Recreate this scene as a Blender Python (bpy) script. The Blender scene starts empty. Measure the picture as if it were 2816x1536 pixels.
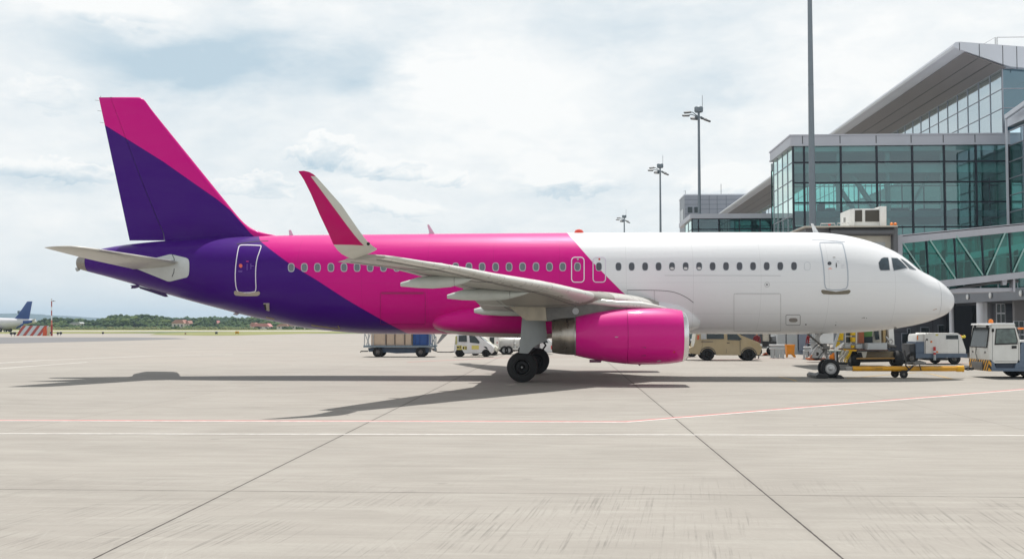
import bpy, bmesh, math, random
import numpy as np
from mathutils import Vector, Matrix
random.seed(11)
sc = bpy.context.scene
R = math.radians

# ------------------------------------------------------------------ camera
F, PX0, PY0, EYE, D = 2900.0, 1408.0, 768.0, 2.15, 44.3      # focal length in photo pixels, photo centre, eye height, airliner centreline
yaw, tilt = math.atan(142 / F), math.atan(126 / F)
cy, sy, ct, st = math.cos(yaw), math.sin(yaw), math.cos(tilt), math.sin(tilt)
FW = Vector((-sy * ct, cy * ct, st)); RT = Vector((cy, sy, 0)); UP = Vector((sy * st, -cy * st, ct))
cam = bpy.data.cameras.new('camera'); camo = bpy.data.objects.new('camera', cam)
sc.collection.objects.link(camo); sc.camera = camo
camo.matrix_world = Matrix(((RT.x, UP.x, -FW.x, 0), (RT.y, UP.y, -FW.y, 0), (RT.z, UP.z, -FW.z, EYE), (0, 0, 0, 1)))
cam.sensor_width = 36; cam.lens = 36 * F / 2816; cam.clip_start = .1; cam.clip_end = 20000

# ------------------------------------------------------------------ sun
SUN_EL, SUN_AZ = 68.5, 6.0                                    # behind the airliner, a touch to the right
sd = Vector((math.sin(R(SUN_AZ)) * math.cos(R(SUN_EL)), math.cos(R(SUN_AZ)) * math.cos(R(SUN_EL)), math.sin(R(SUN_EL))))
sl = bpy.data.lights.new('sun', 'SUN'); sl.energy = 4.6; sl.angle = R(0.6); sl.color = (1.0, .955, .9)
so = bpy.data.objects.new('sun', sl); sc.collection.objects.link(so)
so.rotation_euler = sd.to_track_quat('Z', 'Y').to_euler(); so.location = (0, 0, 60)

def lin(r, g, b):
    f = lambda v: (v / 255 / 12.92) if v / 255 <= .04045 else ((v / 255 + .055) / 1.055) ** 2.4
    return (f(r), f(g), f(b), 1)

class NT:
    """little helper to write node trees as expressions"""
    def __init__(s, tree): s.t = tree; s.n = tree.nodes; s.l = tree.links
    def new(s, typ, **kw):
        n = s.n.new(typ)
        for k, v in kw.items(): setattr(n, k, v)
        return n
    def put(s, sock, v):
        if hasattr(v, 'is_linked') or isinstance(v, bpy.types.NodeSocket): s.l.new(v, sock)
        else: sock.default_value = v
    def m(s, op, a, b=None, c=None, clamp=False):
        n = s.new('ShaderNodeMath', operation=op, use_clamp=clamp)
        for i, v in enumerate((a, b, c)):
            if v is not None: s.put(n.inputs[i], v)
        return n.outputs[0]
    def mix(s, f, a, b, mode='MIX'):
        n = s.new('ShaderNodeMix', data_type='RGBA', blend_type=mode)
        s.put(n.inputs[0], f); s.put(n.inputs[6], a); s.put(n.inputs[7], b)
        return n.outputs[2]
    def noise(s, vec, scale, detail=4, rough=.55, dist=0):
        n = s.new('ShaderNodeTexNoise'); s.l.new(vec, n.inputs['Vector'])
        n.inputs['Scale'].default_value = scale; n.inputs['Detail'].default_value = detail
        n.inputs['Roughness'].default_value = rough; n.inputs['Distortion'].default_value = dist
        return n.outputs[0]
    def scl(s, vec, x, y, z):
        n = s.new('ShaderNodeMapping'); s.l.new(vec, n.inputs[0]); n.inputs['Scale'].default_value = (x, y, z)
        return n.outputs[0]
    def ramp(s, f, a, b, lo=0.0, hi=1.0):
        n = s.new('ShaderNodeMapRange'); s.put(n.inputs[0], f)
        n.inputs[1].default_value = a; n.inputs[2].default_value = b; n.inputs[3].default_value = lo; n.inputs[4].default_value = hi
        return n.outputs[0]
    def xyz(s, vec):
        n = s.new('ShaderNodeSeparateXYZ'); s.l.new(vec, n.inputs[0]); return n.outputs
    def comb(s, x, y, z):
        n = s.new('ShaderNodeCombineXYZ'); s.put(n.inputs[0], x); s.put(n.inputs[1], y); s.put(n.inputs[2], z); return n.outputs[0]

# ------------------------------------------------------------------ sky
world = bpy.data.worlds.new('World'); sc.world = world; world.use_nodes = True
w = NT(world.node_tree); w.n.clear()
sky = w.new('ShaderNodeTexSky', sky_type='NISHITA', sun_disc=False)
sky.sun_elevation = R(SUN_EL); sky.sun_rotation = R(SUN_AZ); sky.air_density = 1.2; sky.dust_density = 3.0
bgA = w.new('ShaderNodeBackground'); w.l.new(sky.outputs[0], bgA.inputs[0]); bgA.inputs[1].default_value = .11
tc = w.new('ShaderNodeTexCoord'); dirv = tc.outputs['Generated']
dx, dy, dz = w.xyz(dirv)
az = w.m('ARCTAN2', dx, dy); el = w.m('ARCSINE', dz)
flat = w.comb(w.m('MULTIPLY', az, 1.0), w.m('MULTIPLY', el, 2.6), 0.0)
n1 = w.noise(flat, 3.2, 7, .55, .3); n2 = w.noise(flat, 9, 6, .6, .2); n3 = w.noise(flat, 2.0, 3, .5)
n4 = w.noise(w.comb(w.m('ADD', az, 7.0), w.m('MULTIPLY', el, 2.6), 3.0), 7.0, 6, .6, .2)
azd = w.m('ADD', az, w.m('MULTIPLY', w.m('SUBTRACT', n1, .5), .16)); azd = w.m('ADD', azd, w.m('MULTIPLY', w.m('SUBTRACT', n2, .5), .09))
eld = w.m('ADD', el, w.m('MULTIPLY', w.m('SUBTRACT', n4, .5), .085))
def blob(px, py, rx, ry, wt):
    wt *= 1.35
    a0 = math.atan((px - PX0) / F) - yaw; e0 = math.atan((894 - py) / F)
    u = w.m('DIVIDE', w.m('SUBTRACT', azd, a0), rx / F); v = w.m('DIVIDE', w.m('SUBTRACT', eld, e0), ry / F)
    r2 = w.m('ADD', w.m('MULTIPLY', u, u), w.m('MULTIPLY', v, v))
    return w.m('MULTIPLY', w.m('EXPONENT', w.m('MULTIPLY', r2, -1.0)), wt)
dens = w.m('ADD', w.m('MULTIPLY', n1, .55), w.m('MULTIPLY', n2, .45))
shade = w.ramp(dens, .34, .62, .52, .95)
for b in ((330, 190, 230, 70, -.4), (560, 215, 200, 70, -.5), (700, 90, 110, 80, -.25), (860, 150, 210, 60, -.3), (1060, 170, 120, 80, -.3),
          (930, 255, 90, 50, -.4), (1640, 60, 300, 70, -.25), (1900, 250, 190, 60, -.25), (930, 455, 130, 25, -.3), (1560, 530, 160, 30, -.25), (120, 530, 160, 22, -.3),
          (260, 60, 200, 60, .35), (1530, 480, 120, 28, .5), (1080, 565, 110, 16, .4), (2000, 510, 110, 26, .4), (1300, 250, 300, 160, .35), (2300, 250, 330, 160, .2)):
    shade = w.m('ADD', shade, blob(*b))
n5 = w.noise(w.comb(az, w.m('MULTIPLY', el, 1.9), 9.0), 26, 7, .62, .5)
shade = w.m('ADD', shade, w.m('MULTIPLY', w.m('SUBTRACT', n5, .5), .45))
eldf = w.m('ADD', el, w.m('MULTIPLY', w.m('SUBTRACT', n5, .5), .05)); azdf = w.m('ADD', az, w.m('MULTIPLY', w.m('SUBTRACT', w.noise(w.comb(az, el, 20.0), 22, 5, .6), .5), .06))
def cumulus(px, py, rx, ry, k):
    a0 = math.atan((px - PX0) / F) - yaw; e0 = math.atan((894 - py) / F)
    u = w.m('DIVIDE', w.m('SUBTRACT', azdf, a0), rx / F); v = w.m('DIVIDE', w.m('SUBTRACT', eldf, e0), ry / F); vp = w.m('MAXIMUM', v, w.m('MULTIPLY', v, 1.6))
    r2 = w.m('ADD', w.m('MULTIPLY', u, u), w.m('MULTIPLY', vp, vp)); mk = w.ramp(r2, 1.25, .8, 0, 1)
    soft = w.ramp(v, -.9, .75, -.5, .6); return w.m('MULTIPLY', w.m('MULTIPLY', mk, soft), k)
for b in ((905, 405, 95, 52, 1.0), (1010, 450, 90, 40, .9), (1110, 462, 80, 30, .8), (1230, 490, 70, 24, .7), (820, 430, 60, 30, .7), (140, 500, 200, 34, .7), (690, 520, 120, 28, .6), (1075, 575, 120, 24, .6), (1530, 500, 90, 40, .7), (1650, 520, 70, 26, .6), (2000, 520, 110, 36, .6), (130, 300, 120, 50, .4), (330, 60, 150, 50, .5)):
    shade = w.m('ADD', shade, cumulus(*b))
shade = w.m('MINIMUM', w.m('MAXIMUM', shade, 0.0), 1.0)
ccol = w.mix(shade, (.50, .625, .71, 1), (.95, .955, .94, 1))
ccol = w.mix(w.ramp(el, 0.0, .1, .6, 0.0), ccol, (.73, .79, .81, 1))
zen = w.ramp(el, .34, .95, 1.0, .45); ccol = w.mix(1.0, ccol, w.comb(zen, zen, zen), 'MULTIPLY')  # sky above the view is dimmed to weaken fill light and deepen shadows
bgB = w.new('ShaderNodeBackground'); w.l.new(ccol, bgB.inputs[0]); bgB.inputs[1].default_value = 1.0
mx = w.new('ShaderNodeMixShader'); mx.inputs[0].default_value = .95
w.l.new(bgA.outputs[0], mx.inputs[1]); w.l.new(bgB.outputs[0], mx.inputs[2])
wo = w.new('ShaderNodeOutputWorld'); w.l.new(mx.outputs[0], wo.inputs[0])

sc.view_settings.view_transform = 'Standard'; sc.view_settings.look = 'None'; sc.view_settings.gamma = 1
sc.view_settings.exposure = 0.1; sc.view_settings.use_curve_mapping = False
sc.render.engine = 'CYCLES'
sc.cycles.max_bounces = 10; sc.cycles.transparent_max_bounces = 16; sc.cycles.volume_bounces = 0

# ------------------------------------------------------------------ where a photo point lies in the place
def ray(px, py): return FW + RT * ((px - PX0) / F) + UP * ((PY0 - py) / F)
def U(px, py, Y):
    r = ray(px, py); t = Y / r.y; return Vector((r.x * t, Y, EYE + r.z * t))
def G(px, py, z=0.0):
    r = ray(px, py); t = (z - EYE) / r.z; return Vector((r.x * t, r.y * t, z))
def XatY(px, Y): return U(px, 894, Y).x
def YatX(px, X): r = ray(px, 894); return X * r.y / r.x

# ------------------------------------------------------------------ materials
MATS = {}
def mat(name, col, rough=.5, metal=0.0, coat=0.0, var=0.0, scale=4.0, bump=0.0, bscale=30, spec=.5, stretch=(1, 1, 1), dirt=0.0, dirtcol=(.12, .1, .08, 1), alpha=None):
    if name in MATS: return MATS[name]
    m = bpy.data.materials.new(name); m.use_nodes = True; t = NT(m.node_tree)
    p = t.n['Principled BSDF']; p.inputs['Roughness'].default_value = rough; p.inputs['Metallic'].default_value = metal
    p.inputs['Coat Weight'].default_value = coat; p.inputs['Coat Roughness'].default_value = .06
    p.inputs['Specular IOR Level'].default_value = spec
    col = tuple(col[:3]) + (1,)
    o = t.new('ShaderNodeTexCoord').outputs['Object']; out = None
    if var or dirt:
        v = t.scl(o, *stretch); n = t.noise(v, scale, 5, .6)
        lo = tuple(c * (1 - var) for c in col[:3]) + (1,); hi = tuple(min(1, c * (1 + var)) for c in col[:3]) + (1,)
        out = t.mix(t.ramp(n, .3, .7), lo, hi)
        if dirt:
            n2 = t.noise(t.scl(o, 1, 1, .35), 2.3, 6, .7)
            out = t.mix(t.ramp(n2, .5, .8, 0, dirt), out, dirtcol)
        t.l.new(out, p.inputs['Base Color'])
        t.l.new(t.ramp(n, .3, .7, max(0, rough - .06), min(1, rough + .08)), p.inputs['Roughness'])
    else: p.inputs['Base Color'].default_value = col
    if bump:
        b = t.new('ShaderNodeBump'); b.inputs['Strength'].default_value = bump; b.inputs['Distance'].default_value = .02
        t.l.new(t.noise(o, bscale, 4, .6), b.inputs['Height']); t.l.new(b.outputs[0], p.inputs['Normal'])
    MATS[name] = m; return m
def glassmat(name, tint, gloss=.25, rough=.02, glcol=(1, 1, 1, 1)):
    """thin tinted pane: see-through colour plus a mirror sheen that grows at grazing angles"""
    if name in MATS: return MATS[name]
    m = bpy.data.materials.new(name); m.use_nodes = True; t = NT(m.node_tree); t.n.clear()
    tr = t.new('ShaderNodeBsdfTransparent'); tr.inputs[0].default_value = tint
    gl = t.new('ShaderNodeBsdfGlossy'); gl.inputs['Roughness'].default_value = rough; gl.inputs[0].default_value = glcol
    o = t.new('ShaderNodeTexCoord').outputs['Object']
    b = t.new('ShaderNodeBump'); b.inputs['Strength'].default_value = .04; b.inputs['Distance'].default_value = .05
    t.l.new(t.noise(o, .8, 2, .5), b.inputs['Height']); t.l.new(b.outputs[0], gl.inputs['Normal'])
    lw = t.new('ShaderNodeLayerWeight'); lw.inputs[0].default_value = .35
    f = t.m('ADD', t.m('MULTIPLY', lw.outputs['Fresnel'], .9), gloss, clamp=True)
    mxs = t.new('ShaderNodeMixShader'); t.l.new(f, mxs.inputs[0]); t.l.new(tr.outputs[0], mxs.inputs[1]); t.l.new(gl.outputs[0], mxs.inputs[2])
    out = t.new('ShaderNodeOutputMaterial'); t.l.new(mxs.outputs[0], out.inputs[0])
    MATS[name] = m; return m

white = mat('white_paint', lin(225, 227, 228), .32, coat=.3, var=.04, scale=2)
gsewhite = mat('worn_white_paint', lin(232, 232, 229), .4, coat=.2, var=.05, scale=2.5, dirt=.18, dirtcol=(.32, .27, .2, 1))
lightgrey = mat('light_grey_paint', lin(172, 176, 178), .45, var=.07, scale=3)
midgrey = mat('mid_grey_paint', lin(118, 122, 126), .5, var=.08, scale=3)
darkgrey = mat('dark_grey_paint', lin(66, 69, 73), .55, var=.1, scale=3)
black = mat('black_rubber', (.016, .016, .017), .8, var=.3, scale=20, bump=.2)
blackm = mat('black_metal', (.014, .014, .015), .45, var=.2)
steel = mat('brushed_steel', (.55, .55, .55), .32, 1.0, var=.1, scale=8)
darksteel = mat('oily_steel', (.16, .155, .15), .45, .7, var=.3, scale=12)
orange = mat('orange_lamp', lin(240, 130, 20), .3, coat=.5)
red = mat('red_paint', lin(190, 40, 34), .4, var=.1)
yellow = mat('yellow_paint', lin(224, 168, 20), .42, var=.12, scale=5, dirt=.3)
slate = mat('slate_blue_paint', lin(96, 112, 132), .5, var=.1, dirt=.3)
carglass = mat('dark_glass', (.022, .034, .038), .08, spec=.45, var=.4, scale=1.5)

# ------------------------------------------------------------------ objects
OFF = Vector((0, 0, 0))
def at(v):
    global OFF; OFF = Vector(v)
def tag(o, label=None, cat=None, group=None, kind=None):
    for k, v in (('label', label), ('category', cat), ('group', group), ('kind', kind)):
        if v: o[k] = v
    return o
def thing(name, label, cat, loc=(0, 0, 0), rz=0, group=None):
    o = bpy.data.objects.new(name, None); sc.collection.objects.link(o); o.empty_display_size = .3
    o.location = loc; o.rotation_euler = (0, 0, rz); return tag(o, label, cat, group)
def kids(o): return [c for c in bpy.data.objects if c.parent == o]
def copy_tree(o, parent=None):
    c = o.copy(); sc.collection.objects.link(c); c.parent = parent
    for ch in kids(o): copy_tree(ch, c)
    return c

class MB:
    def __init__(s): s.bm = bmesh.new(); s.i = 0
    def face(s, vs):
        try: f = s.bm.faces.new(vs); f.material_index = s.i; return f
        except ValueError: return None
    def join(s, t, M=None):
        if M is not None: t.transform(M)
        vm = {v: s.bm.verts.new(v.co) for v in t.verts}
        for f in t.faces: s.face([vm[v] for v in f.verts])
        t.free(); return s
    def box(s, x0, x1, y0, y1, z0, z1, bev=0, M=None, seg=2):
        t = bmesh.new(); bmesh.ops.create_cube(t, size=1)
        t.transform(Matrix.Translation(((x0 + x1) / 2, (y0 + y1) / 2, (z0 + z1) / 2)) @ Matrix.Diagonal((x1 - x0, y1 - y0, z1 - z0, 1)))
        if bev: bmesh.ops.bevel(t, geom=t.edges[:], offset=bev, segments=seg, affect='EDGES', profile=.5)
        return s.join(t, M)
    def loft(s, rings, cap=True, closed=True):
        R_ = [[s.bm.verts.new(p) for p in r] for r in rings]; n = len(rings[0])
        for a, b in zip(R_, R_[1:]):
            for k in range(n if closed else n - 1):
                s.face([a[k], a[(k + 1) % n], b[(k + 1) % n], b[k]])
        if cap:
            s.face(R_[0][::-1]); s.face(R_[-1])
        return s
    def tube(s, pts, r, seg=8, cap=True):
        pts = [Vector(p) for p in pts]; rs = r if isinstance(r, (list, tuple)) else [r] * len(pts)
        up = None; rings = []
        for i, p in enumerate(pts):
            d = (pts[min(i + 1, len(pts) - 1)] - pts[max(i - 1, 0)]).normalized()
            if up is None: up = Vector((0, 0, 1)) if abs(d.z) < .9 else Vector((1, 0, 0))
            a = d.cross(up).normalized(); up = a.cross(d).normalized()
            rings.append([p + (a * math.cos(2 * math.pi * k / seg) + up * math.sin(2 * math.pi * k / seg)) * rs[i] for k in range(seg)])
        return s.loft(rings, cap)
    def bar(s, p0, p1, wx, wz, up=(0, 0, 1)):
        p0, p1 = Vector(p0), Vector(p1); d = (p1 - p0).normalized(); a = d.cross(Vector(up))
        if a.length < 1e-4: a = d.cross(Vector((0, 1, 0)))
        a.normalize(); u = a.cross(d)
        q = [(-1, -1), (1, -1), (1, 1), (-1, 1)]
        return s.loft([[p + a * (i * wx / 2) + u * (j * wz / 2) for i, j in q] for p in (p0, p1)])
    def lathe(s, prof, o=(0, 0, 0), axis='x', seg=32, a0=0, a1=2 * math.pi, cap=False):
        o = Vector(o); full = abs(a1 - a0 - 2 * math.pi) < 1e-6; rings = []
        for a, r in prof:
            ring = []
            for k in range(seg if full else seg + 1):
                t = a0 + (a1 - a0) * k / seg; c, q = r * math.cos(t), r * math.sin(t)
                ring.append(o + Vector({'x': (a, c, q), 'y': (q, a, c), 'z': (c, q, a)}[axis]))
            rings.append(ring)
        return s.loft(rings, cap, full)
    def prism(s, poly, y0, y1, axis='y', bev=0, seg=2):
        """polygon in xz pushed along y (or in xy along z, or yz along x)"""
        f = {'y': lambda a, b, t: (a, t, b), 'z': lambda a, b, t: (a, b, t), 'x': lambda a, b, t: (t, a, b)}[axis]
        t = bmesh.new(); A = [t.verts.new(f(a, b, y0)) for a, b in poly]; B = [t.verts.new(f(a, b, y1)) for a, b in poly]
        n = len(poly); t.faces.new(A[::-1]); t.faces.new(B)
        for k in range(n): t.faces.new([A[k], A[(k + 1) % n], B[(k + 1) % n], B[k]])
        if bev:
            ed = [e for e in t.edges if (e.verts[0] in A) == (e.verts[1] in A)]
            bmesh.ops.bevel(t, geom=ed, offset=bev, segments=seg, affect='EDGES', profile=.6)
        return s.join(t)
    def ball(s, c, r, sx=1, sy=1, sz=1, sub=2, jit=0):
        t = bmesh.new(); bmesh.ops.create_icosphere(t, subdivisions=sub, radius=r)
        for v in t.verts:
            k = 1 + random.uniform(-jit, jit); v.co = Vector((v.co.x * sx * k + c[0], v.co.y * sy * k + c[1], v.co.z * sz * k + c[2]))
        return s.join(t)
    def quad(s, pts): s.face([s.bm.verts.new(p) for p in pts]); return s
    def build(s, name, ma, parent=None, angle=35, mirror=False, label=None, flat=False):
        b = s.bm
        if mirror:
            for v in b.verts: v.co.y = 2 * D - v.co.y
        bmesh.ops.recalc_face_normals(b, faces=b.faces[:])
        if OFF.length: b.transform(Matrix.Translation(-OFF))
        me = bpy.data.meshes.new(name); b.to_mesh(me); b.free()
        for m_ in (ma if isinstance(ma, (list, tuple)) else [ma]): me.materials.append(m_)
        if not flat:
            me.shade_smooth()
            me.set_sharp_from_angle(angle=R(angle))
        o = bpy.data.objects.new(name, me); sc.collection.objects.link(o)
        if parent: o.parent = parent
        else: o.location = OFF
        if label: o['label'] = label
        return o

def wheel(parent, c, r, wd, rim=.55, rimmat=None, tyre=None, seg=28, name='wheel', face=-1, mirror=False, axis='y'):
    """tyre as the part, rim as its sub-part; axle along y"""
    m = MB(); h = wd / 2; ri = r * rim
    m.lathe([(-h * .8, ri), (-h, ri * 1.1), (-h, r * .86), (-h * .8, r * .965), (-h * .4, r), (h * .4, r), (h * .8, r * .965), (h, r * .86), (h, ri * 1.1), (h * .8, ri), (-h * .8, ri)], c, axis, seg)
    t = m.build(name, tyre or black, parent, mirror=mirror)
    m = MB()
    for s_ in (-1, 1):
        m.lathe([(s_ * h * .86, ri * 1.02), (s_ * h * .98, ri * .98), (s_ * h * .8, ri * .9), (s_ * h * .45, ri * .78), (s_ * h * .5, ri * .4), (s_ * h * .85, ri * .34), (s_ * h * .95, ri * .26), (s_ * h * .95, .001)], c, axis, seg)
    m.build('rim', rimmat or steel, t, mirror=mirror)
    return t
# ================================================================== AIRLINER
root = thing('airliner', 'pink, purple and white twin-engine airliner without titles parked side on, nose to the right', 'airliner', (-1.5, D, 0))
at(root.location)
NOSE = U(2622, 827, D)
def prof(pts):
    P = sorted(((math.sqrt(max(0, NOSE.x - U(x, y, D).x)), U(x, y, D).z) for x, y in pts))
    return np.array([p[0] for p in P]), np.array([p[1] for p in P])
TOP = prof([(2622, 827), (2619.5, 812), (2613, 803), (2598, 787), (2576.5, 770), (2549, 755), (2522, 741), (2500, 723), (2467, 698), (2434, 681), (2399, 667), (2358, 655), (2314, 646),
            (2254, 640), (2180, 639), (1800, 639.3), (1400, 641.5), (1000, 645), (800, 647), (700, 650), (600, 653), (500, 659), (420, 665), (361, 671), (276, 685), (232, 697), (217, 707)])
BOT = prof([(2622, 827), (2620, 841), (2615, 850), (2604, 861), (2576, 875), (2535, 888.5), (2467, 902), (2385, 911.5), (2303, 916), (2221, 918), (1900, 917.5), (1100, 918),
            (1010, 917), (938, 912), (836, 900.5), (754.6, 883), (700, 872), (601, 847), (519, 825), (437, 801.5), (358, 778), (290, 759), (235, 744.5), (217, 739)])
WID = (np.sqrt(np.array([0, .05, .2, .6, 1.2, 2, 3, 4.5, 6, 25, 26.5, 28.5, 30.5, 32.5, 34.5, 35.8, 36.9])),
       np.array([0.0, .25, .48, .85, 1.18, 1.5, 1.75, 1.93, 1.975, 1.975, 1.95, 1.83, 1.6, 1.28, .9, .6, .3]))
def pchip(xy, u):
    x, y = xy; h = np.diff(x); dl = np.diff(y) / h; d = np.zeros(len(x))
    for i in range(1, len(x) - 1):
        if dl[i - 1] * dl[i] > 0:
            a, b = 2 * h[i] + h[i - 1], h[i] + 2 * h[i - 1]; d[i] = (a + b) / (a / dl[i - 1] + b / dl[i])
    d[0], d[-1] = dl[0], dl[-1]
    i = int(np.clip(np.searchsorted(x, u) - 1, 0, len(x) - 2)); t = min(1, max(0, (u - x[i]) / h[i]))
    return float((1 + 2 * t) * (1 - t) ** 2 * y[i] + t * (1 - t) ** 2 * h[i] * d[i] + t * t * (3 - 2 * t) * y[i + 1] + t * t * (t - 1) * h[i] * d[i + 1])
TAILX = U(217, 724, D).x
UT = [k * 6.15 / 3000 for k in range(3002)]; ST = [(pchip(TOP, u), pchip(BOT, u), pchip(WID, u)) for u in UT]
def sec(X):
    q = math.sqrt(max(0, NOSE.x - X)) / 6.15 * 3000; i = min(3000, int(q)); q -= i; A, B = ST[i], ST[i + 1]
    a, b, c = A[0] + (B[0] - A[0]) * q, A[1] + (B[1] - A[1]) * q, A[2] + (B[2] - A[2]) * q; return (a + b) / 2, max(.004, (a - b) / 2), max(.004, c)
def ring(X, n=72):
    zc, hh, ww = sec(X)
    return [Vector((X, D + ww * math.sin(2 * math.pi * k / n), zc + hh * math.cos(2 * math.pi * k / n))) for k in range(n)]
def Fv(P):
    zc, hh, ww = sec(P.x); return ((P.y - D) / ww) ** 2 + ((P.z - zc) / hh) ** 2 - 1
def S(px, py, off=.006):
    """photo point carried onto the near side of the fuselage skin"""
    r = ray(px, py); o = Vector((0, 0, EYE)); prev = None; best = None; g = lambda t: Fv(o + r * t)
    t = (D - 2.2) / r.y; t1 = (D + 1.0) / r.y; dt = .1; hit = None
    while t < t1:
        f = g(t)
        if best is None or f < best[0]: best = (f, t)
        if f < 0: hit = t; break
        t += dt
    if hit is None: hit = best[1]
    else:
        a, b = hit - dt, hit
        for _ in range(18):
            c = (a + b) / 2
            if g(c) < 0: b = c
            else: a = c
        hit = b
    P = o + r * hit; e = .01
    Nn = Vector((Fv(P + Vector((e, 0, 0))) - Fv(P - Vector((e, 0, 0))), Fv(P + Vector((0, e, 0))) - Fv(P - Vector((0, e, 0))), Fv(P + Vector((0, 0, e))) - Fv(P - Vector((0, 0, e))))).normalized()
    return P + Nn * off
def patch(pts, ma, parent, name, off=.006, rings=5, mirror=False):
    cx = sum(p[0] for p in pts) / len(pts); c_y = sum(p[1] for p in pts) / len(pts)
    m = MB(); c = m.bm.verts.new(S(cx, c_y, off)); prev = None
    for k in range(1, rings + 1):
        f = k / rings; cur = [m.bm.verts.new(S(cx + (x - cx) * f, c_y + (y - c_y) * f, off)) for x, y in pts]; n = len(cur)
        for i in range(n):
            m.face([c, cur[i], cur[(i + 1) % n]] if prev is None else [prev[i], cur[i], cur[(i + 1) % n], prev[(i + 1) % n]])
        prev = cur
    lo = [m.bm.verts.new(S(x, y, -.01)) for x, y in pts]
    for i in range(n): m.face([prev[i], lo[i], lo[(i + 1) % n], prev[(i + 1) % n]])
    return m.build(name, ma, parent, mirror=mirror, angle=50)
def dense(pts, closed, step=4):
    out = []; n = len(pts)
    for i in range(n if closed else n - 1):
        a, b = pts[i], pts[(i + 1) % n]; k = max(1, int(math.hypot(b[0] - a[0], b[1] - a[1]) / step))
        out += [(a[0] + (b[0] - a[0]) * j / k, a[1] + (b[1] - a[1]) * j / k) for j in range(k)]
    if not closed: out.append(pts[-1])
    return out
def ribbon(pts, wd, ma, parent, name, closed=False, off=.008, step=4, m=None):
    pts = dense(pts, closed, step); n = len(pts); own = m is None
    if own: m = MB()
    rows = []
    for i in range(n):
        a = pts[(i - 1) % n] if closed or i else pts[0]; b = pts[(i + 1) % n] if closed or i < n - 1 else pts[-1]
        tx, ty = b[0] - a[0], b[1] - a[1]; L = math.hypot(tx, ty) or 1; nx, ny = -ty / L * wd / 2, tx / L * wd / 2
        rows.append([S(pts[i][0] + nx, pts[i][1] + ny, -.004), S(pts[i][0] + nx, pts[i][1] + ny, off), S(pts[i][0] - nx, pts[i][1] - ny, off), S(pts[i][0] - nx, pts[i][1] - ny, -.004)])
    if closed: rows.append(rows[0])
    m.loft(rows, False, False)
    return m.build(name, ma, parent, angle=50) if own else None
def rrect(x0, x1, y0, y1, r, k=5):
    o = []
    for cx, c_y, a in ((x1 - r, y0 + r, -90), (x1 - r, y1 - r, 0), (x0 + r, y1 - r, 90), (x0 + r, y0 + r, 180)):
        o += [(cx + r * math.cos(R(a + 90 * i / k)), c_y + r * math.sin(R(a + 90 * i / k))) for i in range(k + 1)]
    return o
def smooth(pts, it=2, closed=True):
    for _ in range(it):
        n = len(pts); q = []
        for i in range(n if closed else n - 1):
            a, b = pts[i], pts[(i + 1) % n]; q += [(a[0] * .75 + b[0] * .25, a[1] * .75 + b[1] * .25), (a[0] * .25 + b[0] * .75, a[1] * .25 + b[1] * .75)]
        if not closed: q = [pts[0]] + q + [pts[-1]]
        pts = q
    return pts

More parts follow.
